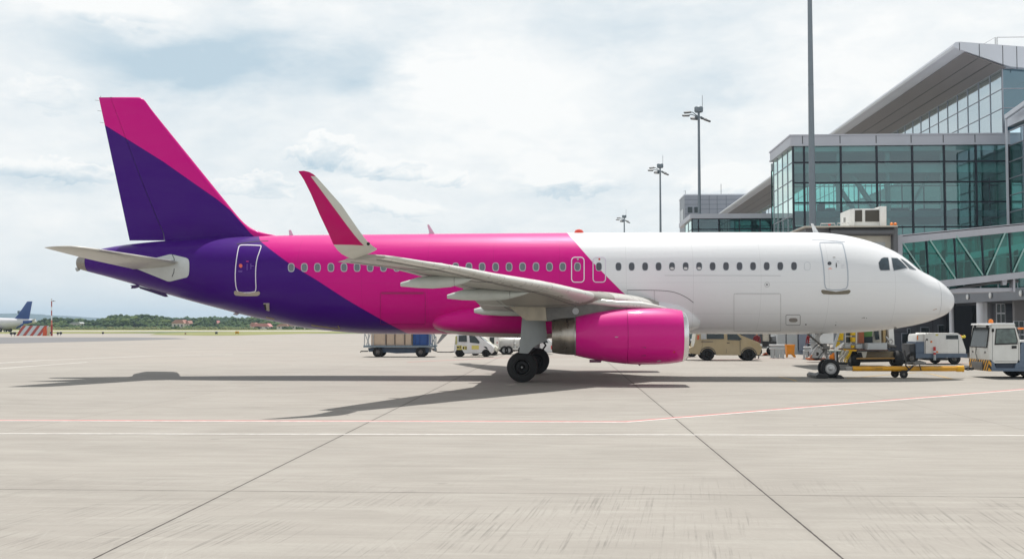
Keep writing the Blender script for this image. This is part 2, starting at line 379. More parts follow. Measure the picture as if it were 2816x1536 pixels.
# ---- paint: three fields of colour split by slanting edges
PINK, PURPLE, WHT = lin(206, 7, 132), lin(62, 6, 118), lin(226, 228, 231)
def livery(name, b1, b2, base_is_fin=False):
    m = bpy.data.materials.new(name); m.use_nodes = True; t = NT(m.node_tree); p = t.n['Principled BSDF']
    o = t.new('ShaderNodeTexCoord').outputs['Object']; x, y, z = t.xyz(o)
    def below(pts):                                   # 1 where the point lies under the edge
        xs = [q[0] for q in pts]; zs = [q[1] for q in pts]; x0, x1, z0, z1 = min(xs), max(xs), min(zs), max(zs)
        fc = t.new('ShaderNodeFloatCurve'); cv = fc.mapping.curves[0]
        P = sorted(((a - x0) / (x1 - x0), (b - z0) / (z1 - z0)) for a, b in pts)
        cv.points[0].location = P[0]; cv.points[1].location = P[-1]
        for q in P[1:-1]: cv.points.new(*q)
        for q in cv.points: q.handle_type = 'VECTOR'
        fc.mapping.update()
        t.l.new(t.m('DIVIDE', t.m('SUBTRACT', x, x0), x1 - x0, clamp=True), fc.inputs['Value'])
        zz = t.m('ADD', t.m('MULTIPLY', fc.outputs[0], z1 - z0), z0)
        return t.m('ADD', t.m('MULTIPLY', t.m('SUBTRACT', zz, z), 120.0), .5, clamp=True)
    col = PINK
    n = t.noise(t.scl(o, .25, 1, 1), 1.5, 4, .6)
    if b2: col = t.mix(below(b2), WHT, PINK)
    if b1: col = t.mix(below(b1), col, PURPLE)
    # faint skin joints and a little soiling
    if b2:
        fx = t.m('ABSOLUTE', t.m('SUBTRACT', t.m('FRACT', t.m('DIVIDE', x, 2.67)), .5)); line = t.m('LESS_THAN', fx, .0016)
        zq = t.m('ABSOLUTE', t.m('SUBTRACT', z, 2.62)); line2 = t.m('LESS_THAN', zq, .004)
        zr = t.m('ABSOLUTE', t.m('SUBTRACT', z, 3.86)); line3 = t.m('LESS_THAN', zr, .003)
        ln = t.m('MAXIMUM', line, t.m('MAXIMUM', line2, line3))
        col = t.mix(t.m('MULTIPLY', ln, .26), col, (.02, .02, .03, 1))
        soil = t.m('MULTIPLY', t.ramp(z, 2.3, 1.7), t.ramp(t.noise(t.scl(o, .3, 1, 2), 2.5, 6, .7), .42, .7, 0, .3))
        col = t.mix(soil, col, (.25, .2, .15, 1))
    col = t.mix(t.ramp(n, .3, .7, 0, .015), col, (.5, .5, .5, 1))
    t.l.new(col, p.inputs['Base Color']); t.l.new(t.mix(.25, col, (1, 1, 1, 1)), p.inputs['Specular Tint'])
    t.l.new(t.ramp(n, .3, .7, .38, .48), p.inputs['Roughness'])
    p.inputs['Coat Weight'].default_value = .5; p.inputs['Coat IOR'].default_value = 1.22; p.inputs['Coat Roughness'].default_value = .05; p.inputs['Specular IOR Level'].default_value = .24
    bp = t.new('ShaderNodeBump'); bp.inputs['Strength'].default_value = .1; bp.inputs['Distance'].default_value = .05
    t.l.new(t.noise(t.scl(o, .12, 1, 2.2), 2.6, 3, .5), bp.inputs['Height']); t.l.new(bp.outputs[0], p.inputs['Normal']); t.l.new(bp.outputs[0], p.inputs['Coat Normal'])
    return m
def loc2(P): return (P.x - OFF.x, P.z - OFF.z)
e1 = [loc2(S(x, y)) for x, y in ((717, 664), (791, 721), (873, 771), (955, 824), (1040, 873), (1115, 913))]
e1 = [(e1[0][0] - 1.0, e1[0][1] + 1.03)] + e1 + [(e1[-1][0] + 1, e1[-1][1] - .6)]
e2 = [loc2(S(x, y)) for x, y in ((1566, 648), (1595, 681), (1631, 722), (1664, 755), (1707, 798), (1738, 825), (1800, 880))]
e2 = [(e2[0][0] - .5, e2[0][1] + .8)] + e2 + [(e2[-1][0] + 1.5, e2[-1][1] - 1.5)]
# white lies above edge 2 only to the right of it; both edges fall to the right, so "below" is the coloured side
M_FUS = livery('fuselage_paint', e1, e2)

X_RAD = U(2566, 800, D).x
xs = [NOSE.x - (NOSE.x - X_RAD) * (k / 32) ** 2 for k in range(33)]
m = MB(); m.loft([ring(x) for x in xs][1:], True)
m.build('radome', M_FUS, root)
m = MB(); n = 150; X0 = X_RAD - .012
endx = TAILX + .45
st_ = [X0 - (X0 - endx) * (k / n) for k in range(n + 1)]
m.loft([ring(x) for x in st_]); fus = m.build('fuselage', M_FUS, root)
mm_ = MB()
rr = [[D_ for D_ in ring(x, 40)] for x in (endx - .01, endx - .2, TAILX + .02)]
mm_.loft(rr); mm_.build('exhaust_cone', mat('apu_exhaust_metal', (.28, .26, .24), .4, .8, var=.2, scale=9), root)
m = MB(); m.tube([U(217, 738, D), U(210, 741, D)], .09, 10); m.build('tail_light', lightgrey, root)

# ---- vertical fin and rudder
f1 = [loc2(U(x, y, D)) for x, y in ((290, 345), (453, 446), (600, 549), (637, 580), (665, 612), (690, 641), (717, 664))]
f1 = [(f1[0][0] - 1, f1[0][1] + .66)] + f1 + [(f1[-1][0] + .5, f1[-1][1] - .6)]
M_FIN = livery('fin_paint', f1, None)
M_TAILP = M_FIN
def lerp(a, b, t): return a + (b - a) * t
def polyx(pts, y):
    for (x0, y0), (x1, y1) in zip(pts, pts[1:]):
        if min(y0, y1) <= y <= max(y0, y1) and y0 != y1: return lerp(x0, x1, (y - y0) / (y1 - y0))
    return pts[0][0] if y < min(p[1] for p in pts) else pts[-1][0]
LE = [(385, 268.2), (393.5, 272), (400, 278), (407, 288), (420, 306), (450, 343), (647.6, 584 + 3), (665.6, 608), (684, 623), (698.4, 631), (723, 640), (760, 647), (775, 649)]
TE = [(272, 268), (272.5, 272), (340, 584), (358, 668), (358, 690)]
HG = [(306, 268), (306.5, 272), (388, 487), (451, 641), (455, 690)]
def foil(cL, cT, th, a0=0.0, a1=1.0, n=10, side=Vector((0, 1, 0)), camber=0.0):
    """closed airfoil ring between chord fractions a0..a1 (0 = leading edge)"""
    fr = [a0 + (a1 - a0) * (1 - math.cos(math.pi * k / n)) / 2 for k in range(n + 1)]
    def tk(x): return 5 * th * (.2969 * math.sqrt(max(x, 0)) - .126 * x - .3516 * x * x + .2843 * x ** 3 - .1015 * x ** 4)
    c = (cT - cL); L = c.length; out = []
    for x in fr: out.append(cL + c * x + side * ((tk(x) + camber * 4 * x * (1 - x)) * L + .0015))
    for x in reversed(fr): out.append(cL + c * x + side * ((-tk(x) + camber * 4 * x * (1 - x)) * L - .0015))
    return out
for nm, A, B, k in (('vertical_fin', LE, HG, 0), ('rudder', HG, TE, 1)):
    rings = []
    for y in (268, 269.5, 272, 277, 286, 300, 330, 380, 440, 500, 550, 584, 600, 612, 622, 630, 637, 642, 646, 654 if k == 0 else 650, 662 if k == 0 else 656, 668 if k == 0 else 661):
        if k and y > 661: continue
        a = U(polyx(LE, y), y, D); h_ = U(polyx(HG, y), y, D); t_ = U(polyx(TE, y), y, D)
        tot = (a - t_).length; fr = (a - h_).length / tot; th = .1 if y < 610 else .1 * lerp(1, .35, (y - 610) / 58)
        if y < 272: th *= .35 + (y - 268) / 7
        th *= min(1, 4.5 / tot) if y < 580 else min(1, 4.5 / tot)
        if k == 0: rings.append(foil(a, t_, th, 0, fr - .004))
        else: rings.append(foil(a, t_, th, fr + .002, 1))
    m = MB(); m.loft(rings); m.build(nm, M_FIN, root, angle=50)
for x, y in ((272, 277), (279, 306), (285, 338)):
    m = MB(); m.tube([U(x, y, D), U(x - 11, y - 1.5, D)], .008, 5); m.build('static_wick', darksteel, root)
for x, y, r_, h_ in ((277, 269, .01, 5), (306, 270, .04, 2.5)):
    m = MB(); m.tube([U(x, y, D), U(x, y - h_, D)], r_, 6); m.build('fin_tip_aerial', darksteel, root)

# ---- tailplane
M_STAB = mat('tailplane_paint', lin(188, 186, 178), .42, coat=.2, var=.07, scale=1.2, dirt=.25)
for mir in (False, True):
    yr, yt = D - .75, D - 6.2; rings = []
    for f, (lx, ly), (tx, ty), th in ((0, (515, 725), (371, 741), .1), (.12, (488, 720.5), (352, 736), .1), (.5, (384, 704), (243, 712), .1), (.86, (268, 686), (152, 689), .095), (.95, (228, 680.5), (128, 682.5), .09), (.985, (196, 677.5), (123, 680.5), .08), (1.0, (165, 677.5), (121, 680), .06)):
        Y = lerp(yr, yt, f); rings.append(foil(U(lx, ly, Y), U(tx, ty, Y), th, side=Vector((0, 0, 1))))
    m = MB(); m.loft(rings); sb = m.build('tailplane', M_STAB, root, mirror=mir, angle=50)
    m = MB(); m.loft([[p + Vector((.02, 0, -.004)) for p in foil(U(lx, ly, lerp(yr, yt, f)), U(tx, ty, lerp(yr, yt, f)), .104, 0, .07, side=Vector((0, 0, 1)))] for f, (lx, ly), (tx, ty) in ((.14, (484, 719.7), (350, 735.7)), (.84, (274, 687), (155, 690)))])
    m.build('leading_edge', mat('leading_edge_metal', (.45, .44, .42), .35, .6, var=.1), sb, mirror=mir, angle=50)
pl = patch(smooth(dense([(422, 711), (470, 699), (516, 710), (520.5, 717), (521, 740), (518.5, 761), (465, 774), (372, 737)], True, 14), 1), mat('trim_plate', lin(196, 200, 200), .4, var=.05), root, 'trim_plate', off=.02)
ribbon([(474, 700), (480, 712), (479, 722)], 1.6, darkgrey, pl, 'seam', off=.03); ribbon([(480, 738), (479, 748), (474, 760)], 1.6, darkgrey, pl, 'seam', off=.03)

# ---- windows
M_PANE = mat('cabin_pane', (.11, .135, .15), .1, coat=1, var=.2, scale=.8)
M_PANE2 = mat('cabin_pane_dark', (.035, .04, .055), .1, coat=1, var=.25, scale=.8)
M_RIM = mat('window_rim_pink', lin(176, 178, 186), .4, coat=.3)
M_RIMW = mat('window_rim_white', lin(196, 200, 206), .4, coat=.3)
M_BLIND = mat('window_blind', lin(205, 205, 205), .5)
WX = [801, 837, 873, 910, 946, 982, 1018, 1054.6, 1091, 1131, 1172, 1212, 1253, 1289.6, 1326, 1363, 1400, 1437, 1474, 1511, 1547.5, 1588, 1647, 1700.8, 1737, 1774, 1811, 1848, 1885.5, 1922.5, 1959.6, 1996.5, 2033.6, 2070.8, 2108.3, 2145.6, 2183.4]
for i, x in enumerate(WX):
    y = 735.4 - (x - 801) * .0029; wht = x > 1640
    hw, hh = (9.2, 12.2) if not wht else (8.8, 12.0)
    fr = patch([(x + hw * math.copysign(abs(math.cos(a)) ** .72, math.cos(a)), y + hh * math.copysign(abs(math.sin(a)) ** .78, math.sin(a))) for a in [2 * math.pi * k / 20 for k in range(20)]], M_RIMW if wht else M_RIM, root, 'cabin_window', off=.007, rings=1)
    k = .8 if not wht else .9
    patch([(x + hw * (k - .04) * math.copysign(abs(math.cos(a)) ** .72, math.cos(a)), y + hh * k * math.copysign(abs(math.sin(a)) ** .78, math.sin(a))) for a in [2 * math.pi * q / 20 for q in range(20)]], M_PANE2 if wht else M_PANE, fr, 'pane', off=.011, rings=1)
    if int(x) in (1848, 1885, 1922): patch(smooth([(x - 5.5, y + 2), (x + 5.5, y + 2.5), (x + 5, y + 9), (x - 4.5, y + 9)], 2), M_BLIND, fr, 'blind', off=.014, rings=1)
m = MB(); ribbon(rrect(2212, 2228, 720, 743, 7), 1.2, M_RIMW, root, 'plugged_window', closed=True, off=.004)

# ---- cockpit glazing (both sides)
M_CK = mat('cockpit_glass', (.035, .055, .07), .06, coat=.3, var=.5, scale=2.5)
M_CKF = mat('cockpit_frame', lin(190, 192, 196), .35, coat=.3)
z7 = lambda pts: [(2112 + x / 3.66, 580 + y / 3.66) for x, y in pts]
for pts in ([(1112, 520), (1140, 478), (1165, 468), (1208, 469), (1215, 500), (1226, 595), (1180, 598), (1133, 597), (1120, 575)], [(1241, 471), (1300, 475), (1345, 512), (1402, 572), (1330, 588), (1266, 600), (1255, 560)], [(1330, 480), (1350, 484), (1395, 515), (1445, 556), (1492, 594), (1462, 590), (1425, 580)]):
    cx = sum(p[0] for p in pts) / len(pts); c_y = sum(p[1] for p in pts) / len(pts)
    for mir in (False, True):
        big = [(cx + (x - cx) * 1.07, c_y + (y - c_y) * 1.07) for x, y in pts] if pts[0][0] < 1300 else pts
        fr = patch(dense(z7(big), True, 6), M_CKF, root, 'cockpit_window', off=.006, rings=2, mirror=mir)
        patch(dense(z7([(cx + (x - cx) * .97, c_y + (y - c_y) * .97) for x, y in pts]), True, 6), M_CK, fr, 'pane', off=.012, rings=2, mirror=mir)

# ---- doors
M_LG = mat('door_outline_grey', lin(172, 180, 190), .45); M_LW = mat('door_outline_white', lin(232, 226, 236), .4)
M_SILL = mat('door_sill_khaki', lin(112, 106, 92), .5); M_SILL2 = mat('door_sill_beige', lin(176, 164, 150), .5)
d = MB(); ribbon(smooth([(2253.5, 668), (2257, 666), (2315, 667), (2318, 672), (2323, 690), (2331, 733), (2332.5, 782), (2325, 796.5), (2276, 797), (2268, 788), (2266.5, 750), (2261, 703)], 1), 3.0, None, None, '', True, m=d)
door = d.build('passenger_door', M_LG, root, angle=50)
patch(smooth(z7([(535, 795), (560, 790), (578, 814), (792, 814), (805, 790), (832, 798), (826, 820), (800, 838), (562, 838), (538, 820)]), 1), M_SILL, door, 'door_sill', off=.016, rings=1)
patch([(2281 + 5.6 * math.cos(a), 724 + 5 * math.sin(a)) for a in [k * math.pi / 8 for k in range(16)]], M_PANE2, door, 'door_window', off=.012, rings=1)
patch([(2299.7 + 1.3 * math.cos(a), 729 + 7 * math.sin(a)) for a in [k * math.pi / 6 for k in range(12)]], darkgrey, door, 'handle', off=.014, rings=1)
m = MB()
for x, y, w_, h_ in ((2304, 717, 7, 1), (2306, 722, 6, .9), (2318, 727, 8, .8), (2318, 731, 8, .8), (2319, 736, 10, .8)): ribbon([(x - w_ / 2, y), (x + w_ / 2, y)], h_, None, None, '', m=m)
m.build('door_lettering', mat('placard_grey', lin(205, 208, 214), .5), door)
patch([(2277, 740), (2283, 734), (2289, 740)], mat('placard_salmon', lin(232, 190, 180), .5), door, 'door_marking', off=.01, rings=1)
m = MB(); ribbon([(2290, 707), (2297, 707.2)], 1.2, M_SILL, door, 'door_stripe'); m.bm.free()
ribbon(z7([(442, 288), (600, 294), (772, 310)]), 1.5, M_LG, root, 'rain_gutter')
z3 = lambda pts: [(600 + x / 3.66, 440 + y / 3.66) for x, y in pts]
d = MB(); ribbon(smooth(z3([(212, 862), (240, 853), (425, 858), (434, 866), (420, 910), (388, 1000), (377, 1100), (377, 1200), (382, 1300), (366, 1330), (212, 1334), (182, 1300), (170, 1180), (178, 1040), (200, 900)]), 1), 2.3, None, None, '', True, m=d)
door2 = d.build('passenger_door', M_LW, root, angle=50, label='rear door outlined in white on purple')
patch(smooth(z3([(162, 1318), (180, 1312), (205, 1345), (372, 1345), (400, 1315), (424, 1330), (415, 1358), (380, 1367), (185, 1365), (160, 1345)]), 1), M_SILL2, door2, 'door_sill', off=.016, rings=1)
patch([(662 + 4.8 * math.cos(a), 730.5 + 5.4 * math.sin(a)) for a in [k * math.pi / 8 for k in range(16)]], mat('door_window_red', lin(226, 96, 84), .4), door2, 'door_window', off=.012, rings=1)
m = MB()
for a, b in (((679.5, 725), (679.5, 743)), ((690, 724), (690, 740)), ((690, 731), (698, 731)), ((655, 744), (667, 744)), ((656, 747), (666, 747))): ribbon([a, b], 1.3, None, None, '', m=m)
m.build('door_lettering', mat('placard_violet', lin(120, 82, 170), .5), door2)
ribbon([(677, 718.5), (684, 718.5)], 1.8, mat('placard_pink', lin(220, 60, 150), .5), door2, 'door_marking')
ribbon(z3([(188, 847), (300, 828), (400, 817), (505, 812)]), 1.8, mat('slot_dark', (.02, .01, .03), .5), root, 'rain_gutter')
z5 = lambda pts: [(1250 + x / 3.66, 700 + y / 3.66) for x, y in pts]
for x0, x1, ma in ((1178, 1304, M_LW), (1394, 1520, M_LG)):
    ex = ribbon(z5(rrect(x0, x1, 26, 276, 34)), 2.5, M_LW if x0 < 1300 else mat('door_outline_pale', lin(214, 206, 220), .4), root, 'emergency_exit', closed=True)
    patch([(1250 + (x0 + x1) / 2 / 3.66 + 2.6 * math.cos(a), 712.5 + 2.6 * math.sin(a)) for a in [k * math.pi / 5 for k in range(10)]], lightgrey if x0 < 1300 else red, ex, 'exit_light', off=.012, rings=1)
# ---- cargo doors, hatches, fairing seams
M_SEAMW = mat('seam_on_white', lin(168, 170, 172), .5); M_SEAMP = mat('seam_on_pink', lin(130, 8, 84), .5); M_SEAMD = mat('seam_dark', lin(96, 98, 104), .5)
z6 = lambda pts: [(1500 + x / 3.66, 580 + y / 3.66) for x, y in pts]
ribbon(z6(rrect(1897, 2368, 830, 1208, 14)), .8, M_SEAMW, root, 'cargo_door', closed=True)
ribbon(z6([(1915, 830), (2355, 830)]), 1.4, M_SEAMW, root, 'cargo_hinge')
z4 = lambda pts: [(700 + x / 3.66, 700 + y / 3.66) for x, y in pts]
ribbon(z4(rrect(1268, 1718, 376, 700, 14)), .7, M_SEAMP, root, 'cargo_door', closed=True)
ribbon(z4([(1280, 388), (1700, 388)]), 2.6, mat('hinge_pink', lin(150, 10, 92), .4, coat=.6), root, 'cargo_hinge', off=.03)
hb = ribbon(z6(rrect(2420, 2564, 1043, 1146, 12)), .9, M_SEAMD, root, 'access_hatch', closed=True)
patch([(1500 + (2494 + 44 * math.copysign(abs(math.cos(a)) ** .6, math.cos(a))) / 3.66, 580 + (1095 + 20 * math.sin(a)) / 3.66) for a in [k * math.pi / 8 for k in range(16)]], mat('hatch_grey', lin(140, 136, 132), .5), hb, 'hatch_cap', off=.014, rings=1)
vb = ribbon([(2109.5 + 6.6 * math.cos(a), 782 + 6.6 * math.sin(a)) for a in [k * math.pi / 8 for k in range(16)]], .9, M_SEAMW, root, 'outflow_port', closed=True, step=20)
patch([(2109 + 2.2 * math.cos(a), 782 + 2.2 * math.sin(a)) for a in [k * math.pi / 5 for k in range(10)]], darkgrey, vb, 'port_plug', off=.012, rings=1)
m = MB(); ribbon(smooth(z6([(820, 795), (1000, 795), (1095, 796), (1250, 804), (1350, 832), (1430, 874), (1490, 920)]), 2, False), 1.5, None, None, '', m=m)
m.build('fairing_seam', M_SEAMD, root)
m = MB()
for pts in (z6([(828, 800), (830, 868)]), z6([(1095, 800), (1100, 930)]), z6([(1900, 648), (1200, 648)]), z6([(2370, 650), (1900, 648)])): ribbon(pts, .7, None, None, '', m=m, step=8)
m.build('skin_seam', M_SEAMW, root)
m = MB()
for x, y, r_ in ((2298, 893, 1.5), (2299, 885, .7), (2371, 873.4, 1), (2376, 873, 1.6), (2383, 874, 1), (2216, 891.5, 2)): 
    ribbon([(x - r_, y), (x + r_, y)], r_ * 1.2, None, None, '', m=m)
m.build('static_port', darkgrey, root)
ribbon([(2195, 912), (2191, 918)], 1.6, mat('rust_mark', lin(200, 110, 60), .5), root, 'drain_streak')
ribbon(z7([(1662, 994), (1700, 983)]), 1.2, mat('radome_strip', lin(170, 140, 130), .5), root, 'diverter_strip')
# dark outlet box low on the purple rear
patch(z4([(92, 486), (150, 486), (152, 560), (118, 550)]), mat('outlet_beige', lin(170, 160, 150), .5), root, 'outlet_vent', off=.05, rings=2)
patch(z4([(95, 492), (118, 490), (126, 545), (112, 548)]), black, root, 'outlet_vent', off=.058, rings=1)
m = MB()
for pts in (z4([(116, 628), (200, 648)]), z4([(572, 708), (860, 750), (838, 712)])): ribbon(pts, 2.2, None, None, '', m=m, off=.01)
m.build('antenna_strip', mat('olive_strip', lin(150, 130, 80), .5), root)

# ---- tail skid, drain masts, blade aerials, beacon
def blade(pts, Y, th, ma, name, lab=None):
    m = MB(); P = [U(x, y, Y) for x, y in pts]; c = sum(P, Vector()) / len(P)
    m.loft([[p + Vector((0, s_ * th * (.25 if abs(s_) > .9 else 1), 0)) + (c - p) * (.12 if abs(s_) > .9 else 0) for p in P] for s_ in (-1, -.5, .5, 1)])
    return m.build(name, ma, root, angle=30)
blade([(796, 648), (794, 633), (800, 632), (806, 645), (808, 648)], D, .04, mat('aerial_pink', lin(214, 196, 210), .4), 'blade_aerial')
blade([(1176, 645), (1181, 641), (1175, 619), (1177, 617), (1180, 618), (1195, 642), (1197, 645)], D, .04, MATS['aerial_pink'], 'blade_aerial')
blade([(2237, 641), (2230, 614), (2236, 615), (2251, 639), (2252, 641)], D, .04, white, 'blade_aerial')
m = MB(); m.lathe([(0, .2), (.05, .2), (.13, .15), (.17, .05), (.175, .001)], U(1592, 641, D), 'z', 16); m.build('beacon_lamp', mat('beacon_red', lin(226, 60, 30), .3, coat=1), root)
m = MB(); m.tube([U(2167, 641, D), U(2167, 637, D)], .04, 6); m.build('static_port', blackm, root)
blade([(358, 784), (363, 787.5), (360, 793), (372, 792.5), (385, 789), (380, 783)], D - .15, .05, mat('skid_purple', lin(56, 14, 92), .4), 'tail_aerial')
blade([(383, 787), (386, 793), (455, 816), (462, 815), (455, 806)], D, .1, MATS['skid_purple'], 'tail_skid')
blade([(640, 864), (652, 866.5), (658, 862), (660, 857), (648, 858)], D - .3, .03, mat('mast_beige', lin(170, 156, 160), .4), 'drain_mast')
blade([(1206, 944), (1200, 945), (1216, 918), (1231, 918)], D - .4, .03, lightgrey, 'drain_mast')
blade([(2467, 902), (2461, 896), (2458, 897), (2456, 899), (2463, 905), (2457, 909), (2468, 904)], D - .5, .015, darksteel, 'pitot_probe')

# ---- belly fairing
M_BEL = livery('belly_paint', None, [(loc2(U(1100, 900, D))[0], 6), (loc2(U(1760, 850, D - 2))[0], 4.5), (loc2(U(1775, 900, D - 2))[0], 0)])
rows = []
for px, yt, yb, ww in ((1163, 881, 884, .05), (1170, 874, 891, .5), (1180, 866, 899, .95), (1195, 858, 906, 1.4), (1219, 849, 914, 1.8), (1260, 838, 920, 2.05), (1317, 828, 925, 2.18), (1404, 818, 928, 2.22), (1520, 812, 930, 2.22), (1650, 806, 929.5, 2.2), (1760, 804, 926.5, 2.14), (1830, 808, 922, 2.05), (1870, 816, 919, 1.9), (1895, 826, 914, 1.7), (1925, 845, 905, 1.35)):
    Y = D - ww; a = U(px, yt, Y); b = U(px, yb, D - ww * .45); X = U(px, 880, D - ww).x; zc, hh = (a.z + b.z) / 2, (a.z - b.z) / 2
    ring_ = []
    for k in range(48):
        t_ = 2 * math.pi * k / 48; c, s_ = math.cos(t_), math.sin(t_)
        ring_.append(Vector((X, D + ww * math.copysign(abs(s_) ** .75, s_), zc + hh * math.copysign(abs(c) ** .8, c))))
    rows.append(ring_)
m = MB(); m.loft(rows); bf_ = m.build('belly_fairing', M_BEL, root, angle=60)
M_BND = mat('fairing_band_cream', lin(206, 190, 186), .45, var=.05)
c_ = lambda r: sum(r, Vector()) / len(r)
m = MB(); m.loft([[c_(r) + (p - c_(r)) * 1.012 for p in r] for r in [[a.lerp(b, .3) for a, b in zip(rows[1], rows[2])], [a.lerp(b, .75) for a, b in zip(rows[1], rows[2])], rows[2]]], False); m.build('fairing_band', M_BND, bf_)
m = MB(); m.loft([[p + Vector((0, 0, -.012)) for p in r[18:31]] for r in rows[2:-1]], False, False); m.build('belly_reflection_strip', M_BND, bf_)  # beige strip paints reflected ground light along the fairing bottom

# ---- wings
def planLE(Y): return 3.76 - .617 * (42.2 - Y)
def planTE(Y): return -3.04 if Y > 37.9 else -3.04 - (37.9 - Y) * .309
def solveY(px, plan):
    a, b = 25.0, 44.0
    for _ in range(40):
        c = (a + b) / 2
        if XatY(px, c) - plan(c) > 0: a = c          # ray still right of the edge: the edge lies nearer the fuselage
        else: b = c
    return (a + b) / 2
def ztab(pts, plan):
    T = sorted((solveY(x, plan), x, y) for x, y in pts); return [(Y, U(x, y, Y).z) for Y, x, y in T]
def interp(T, Y):
    if Y <= T[0][0]: return T[0][1]
    for (a, za), (b, zb) in zip(T, T[1:]):
        if a <= Y <= b: return lerp(za, zb, (Y - a) / (b - a))
    return T[-1][1]
ZLE = ztab([(1078, 701), (1174, 718.7), (1250, 731), (1386.6, 760), (1523, 784.7), (1632.5, 809), (1736, 824), (1810, 840)], planLE)
ZTE = ztab([(1064, 735), (1133, 752), (1273, 792), (1318, 822)], planTE)
ZLE = [p for p in ZLE if 27.5 < p[0]]; ZTE = [p for p in ZTE if 27.5 < p[0] < 37.5] + [(38.0, 2.86), (42.2, 2.62)]
print('ZLE', [(round(a, 2), round(b, 2)) for a, b in ZLE]); print('ZTE', [(round(a, 2), round(b, 2)) for a, b in ZTE])
def wsec(Y, a0, a1, grow=0.0):
    th = lerp(.105, .145, (Y - 28) / 14.3); c0 = Vector((planLE(Y), Y, interp(ZLE, Y) - .05)); c1 = Vector((planTE(Y), Y, interp(ZTE, Y)))
    return foil(c0, c1, th * (1 + grow), a0, a1, side=Vector((0, 0, 1)), camber=.012)
M_WING = mat('wing_paint', lin(158, 155, 147), .4, coat=.25, var=.08, scale=.8, dirt=.35, dirtcol=(.3, .26, .24, 1))
M_SLAT = mat('slat_metal', lin(214, 214, 208), .3, .15, coat=.4, var=.05)
M_FLAP = mat('flap_paint', lin(172, 173, 168), .42, var=.06, scale=1, dirt=.2)
def span(Y0, Y1, a0, a1, grow=0.0, n=None):
    n = n or max(2, int((Y1 - Y0) / .7)); m = MB(); m.loft([wsec(lerp(Y0, Y1, k / n), a0, a1, grow) for k in range(n + 1)]); return m
SH = [(28.0, (1037, 684), (971, 711.5)), (27.6, (1026, 677), (955, 706)), (27.2, (1014, 667), (940, 698)), (26.95, (1003, 654.5), (928, 687)), (26.8, (990, 637), (917, 672)), (26.7, (972, 611), (906, 647)),
      (26.6, (939, 563), (880, 592)), (26.5, (900.5, 520), (855, 533)), (26.43, (872, 488), (836, 495)), (26.41, (862, 479), (829, 484)), (26.4, (850, 472.5), (823, 475.5)), (26.4, (836, 469.5), (820.5, 470.5))]
_a = U(857, 486, 26.5); _b = U(993.5, 672, 26.8)
def shark_mat():
    m = bpy.data.materials.new('sharklet_paint'); m.use_nodes = True; t = NT(m.node_tree); p = t.n['Principled BSDF']
    o = t.new('ShaderNodeTexCoord').outputs['Object']; x, y, z = t.xyz(o)
    ax, az_ = loc2(_a); bx, bz = loc2(_b); k = (bx - ax) / (bz - az_)
    left = t.m('GREATER_THAN', t.m('SUBTRACT', t.m('ADD', t.m('MULTIPLY', t.m('SUBTRACT', z, az_), k), ax), x), 0.0)
    left = t.m('MAXIMUM', left, t.m('GREATER_THAN', z, az_))
    up = t.m('GREATER_THAN', z, bz)
    c = t.mix(t.m('MULTIPLY', left, up), lin(200, 200, 192), lin(186, 8, 100))
    t.l.new(t.mix(t.ramp(t.noise(o, 3, 5, .6), .3, .8, 0, .12), c, (.15, .12, .1, 1)), p.inputs['Base Color']); p.inputs['Roughness'].default_value = .4; p.inputs['Specular IOR Level'].default_value = .15
    return m
M_SH = shark_mat()
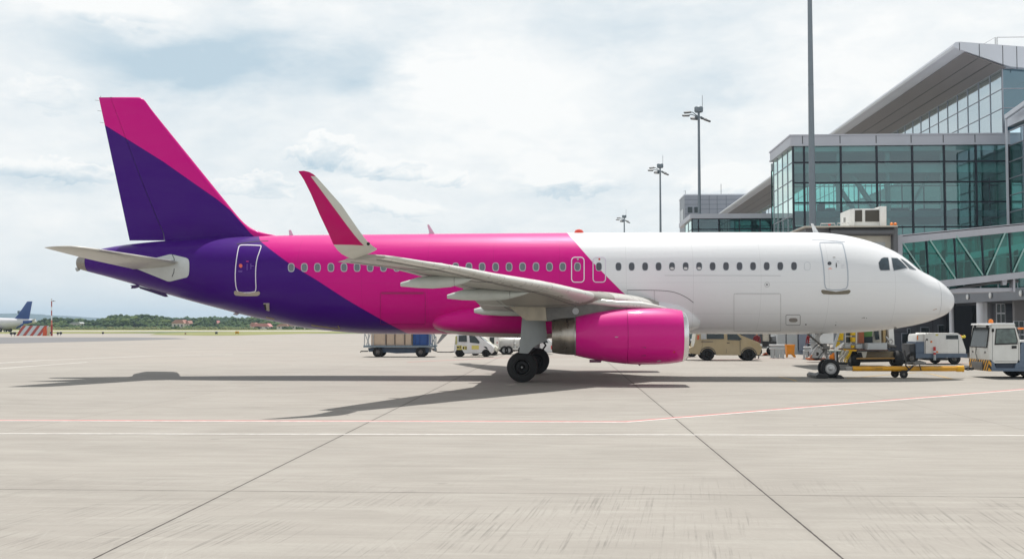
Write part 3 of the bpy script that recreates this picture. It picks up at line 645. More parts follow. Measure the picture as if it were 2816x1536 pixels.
for mir in (False, True):
    wm = MB(); wm.loft([wsec(28.0 + (42.6 - 28.0) * k / 22, .0, .755) for k in range(23)]); wing = wm.build('wing', M_WING, root, mirror=mir, angle=40)
    span(28.1, 30.6, .76, 1).build('aileron', M_FLAP, wing, mirror=mir)
    span(30.62, 37.85, .76, 1).build('flap', M_FLAP, wing, mirror=mir); span(37.9, 42.3, .76, 1).build('flap', M_FLAP, wing, mirror=mir)
    for a, b in ((28.3, 30.7), (30.73, 33.1), (33.13, 35.5), (35.53, 37.9), (39.2, 41.9)): span(a, b, 0, .13, .035).build('slat', M_SLAT, wing, mirror=mir)
    for fr_ in (.2, .6):
        m = MB(); pts_ = []
        for k in range(24):
            Yk = 28.3 + 13.6 * k / 23; f_ = wsec(Yk, 0, 1); q = f_[len(f_) // 2:][int((1 - fr_) * 9)]; pts_.append(Vector(q) + Vector((0, 0, -.006)))
        m.tube(pts_, .007, 4); m.build('skin_seam', M_SEAMD, wing, mirror=mir)
    for Yk in (30.6, 33.1, 35.5, 37.9, 40.2):
        f_ = wsec(Yk, .02, .75); h_ = f_[len(f_) // 2:]; m = MB(); m.tube([Vector(p) + Vector((0, 0, -.005)) for p in h_[1:-1]], .007, 4); m.build('skin_seam', M_SEAMD, wing, mirror=mir)
    rings = []
    for i, (Y, l, t_) in enumerate(SH):
        a, b = U(*l, Y), U(*t_, Y)
        p = SH[max(0, i - 1)]; q = SH[min(len(SH) - 1, i + 1)]; sp = U(*q[1], q[0]) - U(*p[1], p[0])
        sd_ = (b - a).cross(sp).normalized()
        if i < 2: sd_ = Vector((0, 0, 1))
        if sd_.z < 0 and i < 5: sd_ = -sd_
        if i >= 5 and sd_.y < 0: sd_ = -sd_
        rings.append(foil(a, b, .1 if i < 9 else .07, side=sd_))
    m = MB(); m.loft(rings); shk = m.build('sharklet', M_SH, root, mirror=mir, angle=50)
    m = MB(); q = U(1014, 670.5, 26.95); m.ball((q.x, q.y - .06, q.z), .045); m.build('nav_light', black, shk, mirror=mir)
    # flap track fairings
    for Y, stn, wd in ((32.4, [(1102, 777, 787), (1104, 776, 787.5), (1150, 762, 791.5), (1190, 757.5, 793), (1239, 756, 789), (1275, 760, 779), (1295, 764, 770)], .17),
                       (35.8, [(1230, 810, 820.5), (1232, 809, 821), (1273, 796, 825), (1330, 793, 826.5), (1390, 796, 824), (1430, 799, 814), (1456, 801, 805)], .2),
                       (40.4, [(1304, 849, 859), (1306, 848, 860), (1326, 842, 865), (1380, 840, 868), (1430, 844, 869), (1470, 846, 862), (1500, 848, 852)], .22),
                       (38.1, [(1318, 832, 835), (1326, 828, 838), (1350, 825, 841), (1400, 824, 843), (1450, 828, 841), (1480, 830, 834)], .2)):
        rings = []
        for i, (x, a, b) in enumerate(stn):
            A, B = U(x, a, Y), U(x, b, Y); zc, hh = (A.z + B.z) / 2, (A.z - B.z) / 2; w_ = wd * (.45 if i < 2 else (.25 if i == len(stn) - 1 else 1))
            rings.append([Vector((A.x, Y + w_ * math.sin(2 * math.pi * k / 20), zc + hh * math.cos(2 * math.pi * k / 20))) for k in range(20)])
        m = MB(); m.loft(rings); ff = m.build('flap_fairing', mat('fairing_paint', lin(196, 202, 198), .4, var=.05), root, mirror=mir, angle=50)
        k_ = len(rings) - 3; a_, b_ = rings[k_], rings[k_ + 1]; mid = [p.lerp(q, .3) for p, q in zip(a_, b_)]; mid2 = [p.lerp(q, .33) for p, q in zip(a_, b_)]
        c_ = sum(mid, Vector()) / 20; m = MB(); m.loft([[c_ + (p - c_) * 1.008 for p in mid], [c_ + (p - c_) * 1.008 for p in mid2]], False); m.build('fairing_seam', darkgrey, ff, mirror=mir)
    # ---- pylon
    YE = D - 5.75
    M_PYL = mat('pylon_grey_metal', (.14, .135, .13), .42, .6, var=.25, scale=3, dirt=.3)
    P = [U(x, y, YE) for x, y in ((1500, 846), (1526, 838), (1605, 834), (1712, 838), (1790, 846), (1760, 856), (1700, 862), (1640, 868), (1578, 880), (1500, 884))]
    m = MB(); m.prism([(p.x, p.z) for p in P], YE - .2, YE + .2, bev=.03); py_ = m.build('pylon', M_PYL, root, mirror=mir)
    m = MB(); c = U(1583, 855, YE - .2); m.lathe([(0, .001), (-.012, .1), (-.014, .115), (0, .12)], c, 'y', 20); m.build('pylon_cap', lightgrey, py_, mirror=mir)
    P = [U(x, y, YE) for x, y in ((1392, 836), (1500, 836), (1504, 882), (1448, 881), (1438, 874))]
    m = MB(); m.prism([(p.x, p.z) for p in P], YE - .24, YE + .24, bev=.04); m.build('pylon_tail_fairing', mat('beige_fairing', lin(172, 164, 148), .5, var=.1, scale=2, dirt=.4), py_, mirror=mir)
    rings = []
    for x, a, b, wd in ((1500, 826, 846, .26), (1560, 822, 838, .3), (1630, 818, 838, .3), (1700, 826, 846, .3), (1760, 828, 850, .3), (1800, 836, 852, .24), (1828, 844, 852, .12), (1838, 848.5, 851, .04)):
        A, B = U(x, a, YE), U(x, b, YE); zc, hh = (A.z + B.z) / 2, (A.z - B.z) / 2
        rings.append([Vector((A.x, YE + wd * math.copysign(abs(math.sin(t_)) ** .7, math.sin(t_)), zc + hh * math.copysign(abs(math.cos(t_)) ** .7, math.cos(t_)))) for t_ in [2 * math.pi * k / 24 for k in range(24)]])
    m = MB(); m.loft(rings); m.build('pylon_cap_fairing', M_SLAT, py_, mirror=mir, angle=50)
    # ---- engine
    ax = U(1714, 923, YE); sc_ = (U(1714, 846, YE) - U(1714, 1000, YE)).length / 154
    ex = lambda px: XatY(px, YE) - ax.x
    M_COWL = livery('cowl_paint', None, None) if not mir else bpy.data.materials['cowl_paint']
    M_COWL.node_tree.nodes['Principled BSDF'].inputs['Coat IOR'].default_value = 1.38; M_COWL.node_tree.nodes['Principled BSDF'].inputs['Coat Weight'].default_value = .8
    seam = 1722
    m = MB(); m.lathe([(ex(x), r_ * sc_) for x, r_ in ((1580, 50), (1580.5, 53.5), (1600, 58.5), (1632, 65), (1680, 72.5), (seam, 77))] + [(ex(seam), 74 * sc_)], (ax.x, YE, ax.z), 'x', 64)
    eng = m.build('engine', M_COWL, root, mirror=mir, angle=40)
    m = MB(); m.lathe([(ex(seam) + .012, 74 * sc_), (ex(seam) + .012, 77 * sc_)] + [(ex(x), r_ * sc_) for x, r_ in ((1760, 78.6), (1800, 78.4), (1835, 76.2), (1860, 73), (1874, 70.3))], (ax.x, YE, ax.z), 'x', 64)
    m.build('fan_cowl', M_COWL, eng, mirror=mir, angle=40)
    m = MB(); m.lathe([(ex(x), r_ * sc_) for x, r_ in ((1874.2, 70.2), (1882, 67.5), (1887, 64.5), (1888.6, 61), (1886, 58), (1878, 55.5), (1860, 53.5), (1835, 53))], (ax.x, YE, ax.z), 'x', 64)
    m.build('inlet_lip', mat('polished_lip', (.72, .72, .72), .22, 1.0, var=.05), eng, mirror=mir, angle=60)
    m = MB(); m.lathe([(ex(1835), 53 * sc_), (ex(1836), 18 * sc_), (ex(1848), 10 * sc_), (ex(1856), .01)], (ax.x, YE, ax.z), 'x', 48); m.build('fan', darksteel, eng, mirror=mir)
    m = MB(); m.lathe([(ex(x), r_ * sc_) for x, r_ in ((1581, 52.5), (1560, 51.8), (1540, 50), (1519, 46.5), (1518, 44.5), (1540, 46), (1560, 46), (1561, 20), (1535, 14), (1530, .01))], (ax.x, YE, ax.z + .0), 'x', 64)
    m.build('exhaust_nozzle', mat('nozzle_titanium', (.36, .33, .29), .3, 1.0, var=.3, scale=1.6, stretch=(3, 1, 1)), eng, mirror=mir, angle=40)
    m = MB(); m.lathe([(ex(1579.5), 51 * sc_), (ex(1579.5), 54 * sc_), (ex(1583), 55 * sc_)], (ax.x, YE, ax.z), 'x', 64); m.build('nozzle_ring', steel, eng, mirror=mir)
    def onc(px, py, o=.01):
        X = XatY(px, YE - .9); rr_ = np.interp(XatY(px, YE) , [ax.x + ex(q) for q in (1583, 1632, 1722, 1800, 1860, 1875)], [q * sc_ for q in (54, 65, 77, 78.4, 73, 70)]) + o
        zz = U(px, py, YE - .9).z; dz_ = min(.98, abs(zz - ax.z) / rr_) * (1 if zz > ax.z else -1)
        return Vector((X, YE - rr_ * math.sqrt(1 - dz_ * dz_), ax.z + dz_ * rr_))
    def cp(pts, ma, name, o=.01):
        m = MB(); m.quad([onc(x, y, o) for x, y in pts]); m.build(name, ma, eng, mirror=mir)
    cp([(1762, 954), (1776, 954), (1776, 978), (1764, 978)], mat('vent_dark', lin(70, 20, 60), .5), 'cowl_vent', .012)
    cp([(1820.5, 940), (1823, 940), (1823, 953), (1821, 953)], lightgrey, 'cowl_placard')
    cp([(1846, 961), (1868, 961), (1866, 974), (1846, 974)], mat('data_placard', lin(160, 130, 130), .5), 'cowl_placard')
    cp([(1849, 965), (1857, 965), (1857, 970), (1849, 970)], red, 'placard_mark', .016)
    cp([(1690, 925), (1700, 925), (1698, 927), (1692, 927)], lightgrey, 'cowl_scuff')
    cp([(1807, 994), (1830, 986), (1831, 990), (1812, 995)], lightgrey, 'cowl_scuff', .012)
    for pts in ([(1621, 988), (1621, 996), (1652, 996), (1655, 990)], [(1752, 998), (1758, 1005), (1766, 999)]):
        P = [U(x, y, YE) for x, y in pts]; m = MB(); m.prism([(p.x, p.z) for p in P], YE - .06, YE + .06); m.build('cowl_latch', mat('latch_dark', lin(100, 40, 80), .5), eng, mirror=mir)
    # ---- main landing gear
    YG = 41.4 if mir else 40.5; wx = XatY(1432, 40.05) + (.36 if mir else 0)
    gear = MB(); top = Vector((wx + .55, YG + .1, 2.9)); axl = Vector((wx + .05, YG, .56))
    gear.tube([axl, axl + Vector((0.08, 0, .85)), top], [.09, .1, .13], 14); gear.tube([axl + Vector((0, -.55, 0)), axl + Vector((0, .55, 0))], .07, 10)
    g_ = gear.build('main_landing_gear', mat('gear_grey', lin(150, 152, 152), .45, .2, var=.15), root, mirror=mir)
    m = MB(); m.tube([axl + Vector((.08, 0, 1.0)), Vector((wx + .9, YG + .9, 2.4))], .05, 8); m.tube([axl + Vector((.1, .12, .25)), axl + Vector((.42, .12, .7)), axl + Vector((.12, .1, 1.15))], .045, 8)
    m.box(axl.x - .18, axl.x + .18, YG - .22, YG + .22, .9, 1.12, .04); m.build('torque_link', blackm, g_, mirror=mir)
    for s_ in (-1, 1): wheel(g_, (axl.x, YG + s_ * .46, .575), .575, .42, .5, mat('hub_dark', (.018, .018, .019), .5, .5), name='tyre', mirror=mir, seg=40)
    m = MB(); m.lathe([(-.218, .285), (-.235, .295), (-.218, .305)], (axl.x, YG - .46, .575), 'y', 40); m.lathe([(-.22, .001), (-.235, .028), (-.2, .04)], (axl.x, YG - .46, .575), 'y', 16)
    m.build('rim_ring', steel, g_, mirror=mir)
    P = [U(x, y, 39.45) for x, y in ((1436, 870), (1500, 880), (1501.5, 897), (1504, 920), (1502, 938), (1478, 946), (1465, 955), (1456, 968), (1452, 972), (1428, 970))]
    m = MB(); m.prism([(p.x, p.z) for p in P], 39.43, 39.49, bev=.012); m.build('gear_door', mat('gear_door_paint', lin(160, 166, 168), .45, var=.06, scale=1.2, dirt=.2), g_, mirror=mir)

# ---- nose landing gear
nx = XatY(2284, D - .4); ng = MB(); axl = Vector((nx, D, .385))
ng.tube([axl, axl + Vector((-.06, 0, .5)), axl + Vector((-.25, 0, 1.6))], [.06, .07, .1], 12); ng.tube([axl + Vector((0, -.3, 0)), axl + Vector((0, .3, 0))], .05, 10)
g_ = ng.build('nose_landing_gear', MATS['gear_grey'], root)
m = MB(); m.tube([axl + Vector((-.08, 0, .75)), axl + Vector((-.95, 0, 1.5))], .04, 8); m.tube([axl + Vector((.02, 0, .25)), axl + Vector((-.42, 0, .42)), axl + Vector((-.12, 0, .8))], .035, 8)
m.tube([axl + Vector((-.1, -.16, .6)), axl + Vector((-.16, -.16, 1.2)), axl + Vector((-.3, -.1, 1.55))], .015, 6); m.tube([axl + Vector((-.02, .16, .5)), axl + Vector((.1, .12, 1.0)), axl + Vector((-.2, .1, 1.5))], .012, 6)
m.box(nx - .3, nx + .02, D - .2, D + .2, 1.15, 1.3, .03); m.tube([axl + Vector((-.2, -.3, .95)), axl + Vector((-.2, .3, .95))], .07, 10); m.build('torque_link', darksteel, g_)
m = MB()
for s_ in (-1, 1): m.lathe([(0, .001), (.0, .06), (-.05, .075), (-.08, .05)], (nx - .05, D + s_ * .16, 1.02), 'y', 12)
m.build('taxi_light', steel, g_)
for s_ in (-1, 1): wheel(g_, (nx, D + s_ * .26, .385), .385, .22, .6, mat('hub_silver', (.5, .5, .5), .35, .6, var=.1), name='tyre', seg=36)
for s_ in (-1, 1):
    P = [U(x, y, D - .45) for x, y in ((2292, 915), (2292, 944), (2260, 944), (2254.5, 938), (2254, 928), (2257, 921), (2264, 916))]
    m = MB(); m.prism([(p.x, p.z) for p in P], D + s_ * .45 - .02, D + s_ * .45 + .02, bev=.008); m.build('gear_door', white, g_)
at((0, 0, 0))

# wheel chocks
for k, (a, b) in enumerate(((2240, 2272), (2296, 2316))):
    t = MB(); xa, xb = XatY(a, 43.6), XatY(b, 43.6)
    t.prism([(xa, .01), (xb, .01), (xb, .05 if k else .2), (xb - .12, .14), (xa + .1, .14 if k else .2), (xa, .12)], 43.4, 45.1, bev=.01)
    tag(t.build('wheel_chock', blackm, flat=True), 'black wheel chock on the %s side of the nose wheel' % ('left' if k == 0 else 'right'), 'wheel chock', 'chocks at the nose wheel')
# ================================================================== GROUND
def sheet(name, pts, z, ma, kind='structure'):
    m = MB(); m.quad([Vector((p[0], p[1], z)) for p in pts]); o = m.build(name, ma, flat=True); o['kind'] = kind; return o
J, JX, JY = 6.91, 2.57, 13.63
def concrete():
    m = bpy.data.materials.new('apron_concrete'); m.use_nodes = True; t = NT(m.node_tree); p = t.n['Principled BSDF']
    o = t.new('ShaderNodeTexCoord').outputs['Object']; x, y, z = t.xyz(o)
    u = t.m('DIVIDE', t.m('SUBTRACT', x, JX), J); v = t.m('DIVIDE', t.m('SUBTRACT', y, JY), J)
    wn = t.new('ShaderNodeTexWhiteNoise', noise_dimensions='2D'); t.l.new(t.comb(t.m('FLOOR', u), t.m('FLOOR', v), 0.0), wn.inputs['Vector'])
    big = t.noise(t.scl(o, .35, 1, 1), .16, 4, .55); mid = t.noise(t.scl(o, .45, 1, 1), 1.0, 6, .62, .4); fine = t.noise(o, 16, 5, .7)
    swirl = t.noise(t.scl(o, .22, 1, 1), 2.6, 5, .6, .8)
    grit = t.noise(o, 90, 3, .7)
    c = t.mix(t.ramp(big, .3, .7), lin(166, 160, 153), lin(183, 177, 169))
    c = t.mix(t.ramp(mid, .36, .64, .28, 0), c, lin(150, 145, 139)); c = t.mix(t.ramp(mid, .4, .7, 0, .5), c, lin(172, 167, 160)); c = t.mix(t.ramp(swirl, .45, .64, 0, .35), c, lin(190, 186, 178))
    c = t.mix(t.ramp(fine, .35, .75, 0, .22), c, lin(146, 141, 135)); c = t.mix(t.ramp(grit, .5, .8, 0, .3), c, lin(120, 116, 112))
    c = t.mix(t.m('MULTIPLY', wn.outputs[0], .1), c, lin(140, 136, 131))
    # broom and scrape strokes: long along y, slightly skewed
    sk = t.comb(t.m('ADD', x, t.m('MULTIPLY', y, -.12)), y, 0.0)
    nr = t.ramp(y, 15.5, 12.0, .12, 1); st1 = t.noise(t.scl(sk, 16, .3, 1), 1.7, 4, .65); gate = t.ramp(t.noise(o, .6, 4, .6), .42, .6)
    c = t.mix(t.m('MULTIPLY', t.m('MULTIPLY', t.ramp(st1, .52, .66), gate), t.m('MULTIPLY', nr, .62)), c, lin(112, 108, 104))
    sk2 = t.comb(t.m('ADD', x, t.m('MULTIPLY', y, .3)), y, 4.0); st2 = t.noise(t.scl(sk2, 14, .28, 1), 1.5, 4, .65)
    c = t.mix(t.m('MULTIPLY', t.m('MULTIPLY', t.ramp(st2, .54, .7), t.ramp(t.noise(o, .4, 3, .5, 0), .48, .6)), t.m('MULTIPLY', nr, .22)), c, lin(205, 201, 194))
    hs = t.noise(t.scl(o, .12, 1.2, 1), 2.4, 5, .65, .3); c = t.mix(t.ramp(hs, .52, .72, 0, .34), c, lin(142, 137, 131)); hs2 = t.noise(t.scl(o, .1, 1.6, 1), 3.1, 4, .6); c = t.mix(t.ramp(hs2, .56, .72, 0, .22), c, lin(204, 199, 190))
    bl = t.noise(t.scl(o, .5, 1, 1), .45, 6, .68, .6); c = t.mix(t.ramp(bl, .5, .68, 0, .38), c, lin(146, 141, 134))
    # dark spots and oil
    sp = t.noise(t.scl(o, .6, 1, 1), 2.1, 2, .4, .5); c = t.mix(t.ramp(sp, .74, .8, 0, .4), c, lin(110, 106, 104))
    far = t.ramp(y, 50, 66); c = t.mix(t.m('MULTIPLY', far, t.ramp(t.noise(t.scl(o, .3, 1, 1), .5, 4), .4, .6, .1, .4)), c, lin(182, 170, 162))
    # joints
    wob = t.m('MULTIPLY', t.m('SUBTRACT', t.noise(o, 6, 3, .6), .5), .012)
    def joint(q, wdt):
        dd = t.m('MULTIPLY', t.m('ABSOLUTE', t.m('SUBTRACT', t.m('FRACT', t.m('ADD', q, .5)), .5)), J); dd = t.m('ADD', dd, wob)
        return t.ramp(dd, wdt * .6, wdt * 1.5, 1, 0)
    main = t.m('LESS_THAN', t.m('ABSOLUTE', t.m('ADD', x, .885)), 4.6)
    patchy = t.ramp(t.noise(o, 1.3, 4, .7), .35, .6, .35, 1)
    jx = t.m('MULTIPLY', joint(u, .011), t.m('MULTIPLY_ADD', main, .6, .38)); jy = t.m('MULTIPLY', t.m('MULTIPLY', joint(v, .024), .62), patchy)
    near = t.m('LESS_THAN', y, 16.0); jy = t.m('MULTIPLY', jy, t.m('MULTIPLY_ADD', near, .55, .45))
    jj = t.m('MAXIMUM', jx, jy)
    halo = t.m('MULTIPLY', joint(u, .07), t.m('MULTIPLY', main, .1)); c = t.mix(halo, c, lin(120, 116, 110))
    c = t.mix(t.m('MULTIPLY', jj, .92), c, lin(62, 56, 54))
    c = t.mix(1.0, c, (.78, .79, .79, 1), 'MULTIPLY'); t.l.new(c, p.inputs['Base Color']); p.inputs['Roughness'].default_value = .82; p.inputs['Specular IOR Level'].default_value = .25
    bp = t.new('ShaderNodeBump'); bp.inputs['Strength'].default_value = .35; bp.inputs['Distance'].default_value = .01
    hgt = t.m('SUBTRACT', t.m('ADD', fine, t.m('MULTIPLY', mid, .5)), t.m('MULTIPLY', jj, 1.6)); t.l.new(hgt, bp.inputs['Height']); t.l.new(bp.outputs[0], p.inputs['Normal'])
    return m
M_GRASS = mat('dry_grass', (.16, .165, .06), .9, var=.35, scale=.06, stretch=(.2, 1, 1)); M_ASPH = mat('asphalt', lin(112, 112, 114), .9, var=.12, scale=.3, stretch=(.1, 1, 1))
M_FIELD = mat('field_ground', (.11, .14, .05), .9, var=.3, scale=.02)
sheet('terrain', [(-7000, -39), (7000, -39), (7000, 6900), (-7000, 6900)], -.02, M_FIELD)
sheet('concrete_apron', [(-420, -38), (420, -38), (420, 270), (-70, 270), (-420, 270)], 0, concrete())
sheet('taxiway_asphalt', [G(-300, 946), G(0, 944.5), G(352, 936), G(520, 931), G(480, 928.5), G(352, 927), G(-300, 927)], .006, M_ASPH)
M_VERGE = mat('verge_grass', (.2, .205, .062), .95, var=.3, scale=.25, stretch=(.3, 1, 1))
def gpoly(pts): return [G(*p) for p in pts]
o = sheet('grass_verge', gpoly([(-400, 917.5), (0, 917), (352, 916), (450, 914), (300, 911.6), (-400, 912)]), .01, M_VERGE, 'stuff')
o = sheet('grass_verge', gpoly([(410, 920), (560, 922), (640, 922), (770, 918.5), (1010, 913), (1010, 910.5), (640, 911), (520, 913.5), (430, 917)]), .014, M_VERGE, 'stuff')
o = sheet('grass_verge', gpoly([(-400, 910), (400, 909.6), (600, 908), (1000, 907.5), (1000, 903.5), (-400, 903.5)]), .02, M_VERGE, 'stuff')
sheet('runway', gpoly([(-400, 911.8), (1100, 910.6), (1100, 908.2), (-400, 909.8)]), .03, mat('runway_concrete', lin(176, 170, 164), .9, var=.08, scale=.05))
# painted lines
def pmat(name, col, wear):
    m = bpy.data.materials.new(name); m.use_nodes = True; t = NT(m.node_tree); p = t.n['Principled BSDF']; o = t.new('ShaderNodeTexCoord').outputs['Object']
    n = t.noise(t.scl(o, .5, 1, 1), 7, 6, .75); t.l.new(t.mix(t.ramp(n, .52 - wear * .2, .72, 0, .8), col, lin(148, 143, 137)), p.inputs['Base Color']); p.inputs['Roughness'].default_value = .7
    return m
M_LW2, M_LR, M_LY = pmat('line_white', lin(220, 218, 214), .6), pmat('line_red', lin(196, 100, 100), .4), pmat('line_yellow', lin(222, 178, 78), .9)
def line(name, pts, wd, ma, z=.004, shift=0.0):
    P = [Vector((p[0], p[1], 0)) for p in pts]; L = []
    for i, p in enumerate(P):
        d_ = (P[min(i + 1, len(P) - 1)] - P[max(0, i - 1)]).normalized(); nrm = Vector((-d_.y, d_.x, 0))
        L.append([p + nrm * (shift + wd / 2) + Vector((0, 0, z)), p + nrm * (shift - wd / 2) + Vector((0, 0, z))])
    m = MB(); m.loft(L, False, False); o = m.build(name, ma, flat=True); o['kind'] = 'structure'; return o
a, b = G(0, 1191.5), G(2816, 1196.5); dd = (b - a)
line('marking_line_white', [a - dd * 3, b + dd * 3], .12, M_LW2)
p0, p1, p2 = G(0, 1155.5), G(1722, 1159.5), G(2816, 1070)
line('marking_line_white', [p0 - (p1 - p0) * 3, p1, p2, p2 + (p2 - p1) * 2], .14, M_LW2, .004, -.07)
line('marking_line_red', [p0 - (p1 - p0) * 3, p1, p2, p2 + (p2 - p1) * 2], .15, M_LR, .004, .08)
line('marking_line_yellow', [G(2142, 1035), G(2181, 1044), G(2190, 1047)], .11, M_LY)
line('marking_line_yellow', [G(2330, 1040), G(2440, 1030), G(2520, 1024), G(2560, 1028), G(2620, 1042)], .09, M_LY, .008)
line('marking_line_white', [G(-40, 1000), G(120, 990), G(420, 978), G(640, 974)], .25, M_LW2)
line('marking_line_white', [G(-40, 1016), G(60, 1008), G(240, 995)], .2, M_LW2)
line('marking_line_red', [G(1120, 995), G(1400, 982), G(1560, 980), G(1900, 982)], .2, M_LR)
line('marking_line_red', [G(1900, 990), G(2120, 985), G(2330, 990), G(2700, 1000)], .2, M_LR)
# ================================================================== TERMINAL
M_PAN = mat('aluminium_panel', lin(182, 185, 194), .42, .1, var=.04, scale=.5)
M_PANL = mat('aluminium_panel_light', lin(206, 210, 218), .38, .15, var=.03, scale=.5)
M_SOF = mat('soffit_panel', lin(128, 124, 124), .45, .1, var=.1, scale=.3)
M_MUL = mat('mullion_dark', lin(18, 28, 42), .45); M_MULL = mat('mullion_light', lin(150, 156, 166), .45, .3)
M_GREY = mat('cladding_grey', lin(112, 115, 122), .5, .1, var=.06, scale=.4); M_INT = mat('interior_grey', lin(150, 165, 166), .7, var=.1, scale=.3)
M_DARK = mat('interior_dark', lin(46, 56, 60), .8, var=.2, scale=.4)
G_TEAL = glassmat('teal_glass', (.48, .82, .79, 1), .11, .015, (.75, .93, 1, 1))
G_PALE = glassmat('pale_green_glass', (.5, .78, .72, 1), .5, .02, (.85, 1, .95, 1))
G_SKY = glassmat('sky_glass', (.32, .5, .52, 1), .5, .01, (.88, .97, 1, 1))
G_BR = glassmat('bridge_glass', (.21, .59, .53, 1), .045, .03, (.6, .95, .9, 1))
G_REAR = glassmat('rear_glass', (.6, .95, .86, 1), .05, .03, (.8, 1, .95, 1))
YF = 85.0
bx0, bx1 = XatY(2186, YF), XatY(2783, YF); bz = U(2186, 376, YF).z; YB = YatX(2132, bx0)
def zAt(py, Y): return U(1550, py, Y).z
term = thing('terminal_building', 'large glazed terminal with a sloping overhanging roof behind the airliner nose', 'terminal', (bx0, YF, 0)); at(term.location)
def facade(par, P0, P1, us, zs, gm, mm, mw=.09, depth=.14, skip=(), thick=.02, framename='curtain_wall_frame'):
    """vertical curtain wall from P0 to P1 (ground points): one frame, and each pane a part of its own"""
    P0, P1 = Vector((P0[0], P0[1], 0)), Vector((P1[0], P1[1], 0)); d_ = (P1 - P0); L = d_.length; d_.normalize(); nn = Vector((-d_.y, d_.x, 0))
    pt = lambda u, z, q=0: P0 + d_ * (u * L) + nn * q + Vector((0, 0, z))
    fr = MB()
    for i, u in enumerate(us): fr.bar(pt(u, zs[0]), pt(u, zs[-1]), depth, mw, up=d_)
    for z in zs: fr.bar(pt(0, z), pt(1, z), depth * .9, mw * .8)
    f = fr.build(framename, mm, par)
    for i in range(len(us) - 1):
        for j in range(len(zs) - 1):
            if (i, j) in skip: continue
            h = mw / 2 / L * .6
            m = MB(); A = [pt(us[i] + h, zs[j] + mw * .3), pt(us[i + 1] - h, zs[j] + mw * .3), pt(us[i + 1] - h, zs[j + 1] - mw * .3), pt(us[i] + h, zs[j + 1] - mw * .3)]
            m.quad(A); m.build('glass_pane', gm, f, flat=True)
    return f
# -- glazed hall (the box)
fz = zAt(404, YF)                                        # underside of the parapet band
cols = [2186, 2216.5, 2318, 2417.5, 2516, 2604, 2692, 2783]; us = [(XatY(c, YF) - bx0) / (bx1 - bx0) for c in cols]
rows_ = [404, 452, 507, 561, 628, 700, 790]; zs = sorted(zAt(r_, YF) for r_ in rows_); 
facade(term, (bx0, YF), (bx1, YF), us, zs, G_TEAL, M_MUL, .15, .16)
srow = [416, 451, 498, 546, 594, 640, 700, 790]
facade(term, (bx0, YB), (bx0, YF), [0, .22, .48, .74, 1], sorted(zAt(r_, YF) for r_ in (404, 450, 498, 546, 594, 642, 700, 790)), G_PALE, M_MULL, .07, .1)
m = MB(); m.box(bx0 - .25, bx1 + .3, YF - .25, YB + .3, fz + .02, bz)
for c in (2214, 2318, 2417, 2514, 2603, 2691): xx = XatY(c, YF - .25); m.box(xx - .02, xx + .02, YF - .26, YF - .2, fz + .1, bz - .05)
m.box(bx0 - .32, bx1 + .34, YF - .32, YB + .36, bz, bz + .12); m.box(bx0 - .3, bx1 + .32, YF - .3, YB + .34, fz - .12, fz + .02)
m.build('roof_parapet', M_PAN, term)
for c in (2213, 2317, 2417, 2514, 2603, 2691):
    xx = XatY(c, YF - .26); m = MB(); m.box(xx - .03, xx + .03, YF - .27, YF - .255, fz + .05, bz); m.build('panel_joint', darkgrey, term, flat=True)
# inside the box: ceiling band, floors, columns, braces, rear glazing
m = MB(); m.box(bx0 + .3, bx1, YF + .6, YB - .4, fz - 2.2, fz - 1.6); m.box(bx0 + .2, bx1, YF + .25, YB - .3, fz - .5, fz - .15); m.build('ceiling', M_INT, term)
fl = zAt(582, YF); m = MB(); m.box(bx0 + .2, bx1, YF + .5, YB - .2, fl - .5, fl); m.box(bx0 + .2, bx1, YF + .3, YB - .2, fl - 4.4, fl - 4.0); m.build('floor_slab', mat('floor_slab', lin(92, 102, 104), .7), term)
for c in (2312, 2447, 2600, 2700): xx = XatY(c, YF + 1.2); m = MB(); m.lathe([(fl - 6, .2), (fz, .2)], (xx, YF + 1.2, 0), 'z', 16); m.build('column', M_INT, term)
for (xa, ya), (xb, yb), r_ in (((2322, 450), (2405, 575), .22), ((2280, 475), (2350, 580), .2), ((2560, 470), (2500, 575), .12)):
    m = MB(); m.tube([U(xa, ya, YF + 2), U(xb, yb, YF + 2)], r_, 12); m.build('brace', M_INT, term)
for c0, c1, y0, y1 in ((2250, 2268, 560, 582), (2272, 2296, 572, 600), (2440, 2500, 572, 586), (2525, 2600, 574, 600), (2620, 2700, 574, 596)):
    A, B = U(c0, y0, YF + 3), U(c1, y1, YF + 3); m = MB(); m.box(A.x, B.x, YF + 2.8, YF + 3.6, B.z, A.z, .05); m.build('check_in_desk', M_DARK, term)
bk = [k / 14 for k in range(15)]
facade(term, (bx0 + .2, YB + 2.0), (bx1 + 10, YB + 2.0), bk, [fl - 4, fl - .2, fl + 1.6, fl + 3.2, fl + 4.6], G_REAR, M_MUL, .09, .1)
m = MB(); m.box(bx0 + .2, bx1 + 10, YB + 1.9, YB + 2.2, fl + 4.6, fz); m.build('rear_wall', M_INT, term)
# -- projecting side block at the far right
px_ = bx1 + .05; pz0 = zAt(360, YF)
facade(term, (px_, YF), (px_, 74.0), [0, .25, .5, .75, 1], [zAt(q, YF) for q in (790, 700, 640, 590, 545, 500, 455, 412, 372)], G_TEAL, M_MULL, .1, .14)
m = MB(); m.box(px_ - .1, px_ + 12, 74, YF, pz0, pz0 + .9); m.build('roof_parapet', M_PANL, term)
m = MB(); m.box(px_ + 1.2, px_ + 11, 74.5, YF - .5, 3, pz0 - .2); m.build('inner_wall', M_DARK, term)
m = MB(); m.bar((px_ - .6, 84, pz0 + .6), (px_ - .6, 75, pz0 + 1.5), .25, .35); m.bar((px_ - .6, 84, pz0 + .6), (px_ - .6, 84, 4), .15, .15); m.build('maintenance_rail', M_PANL, term)
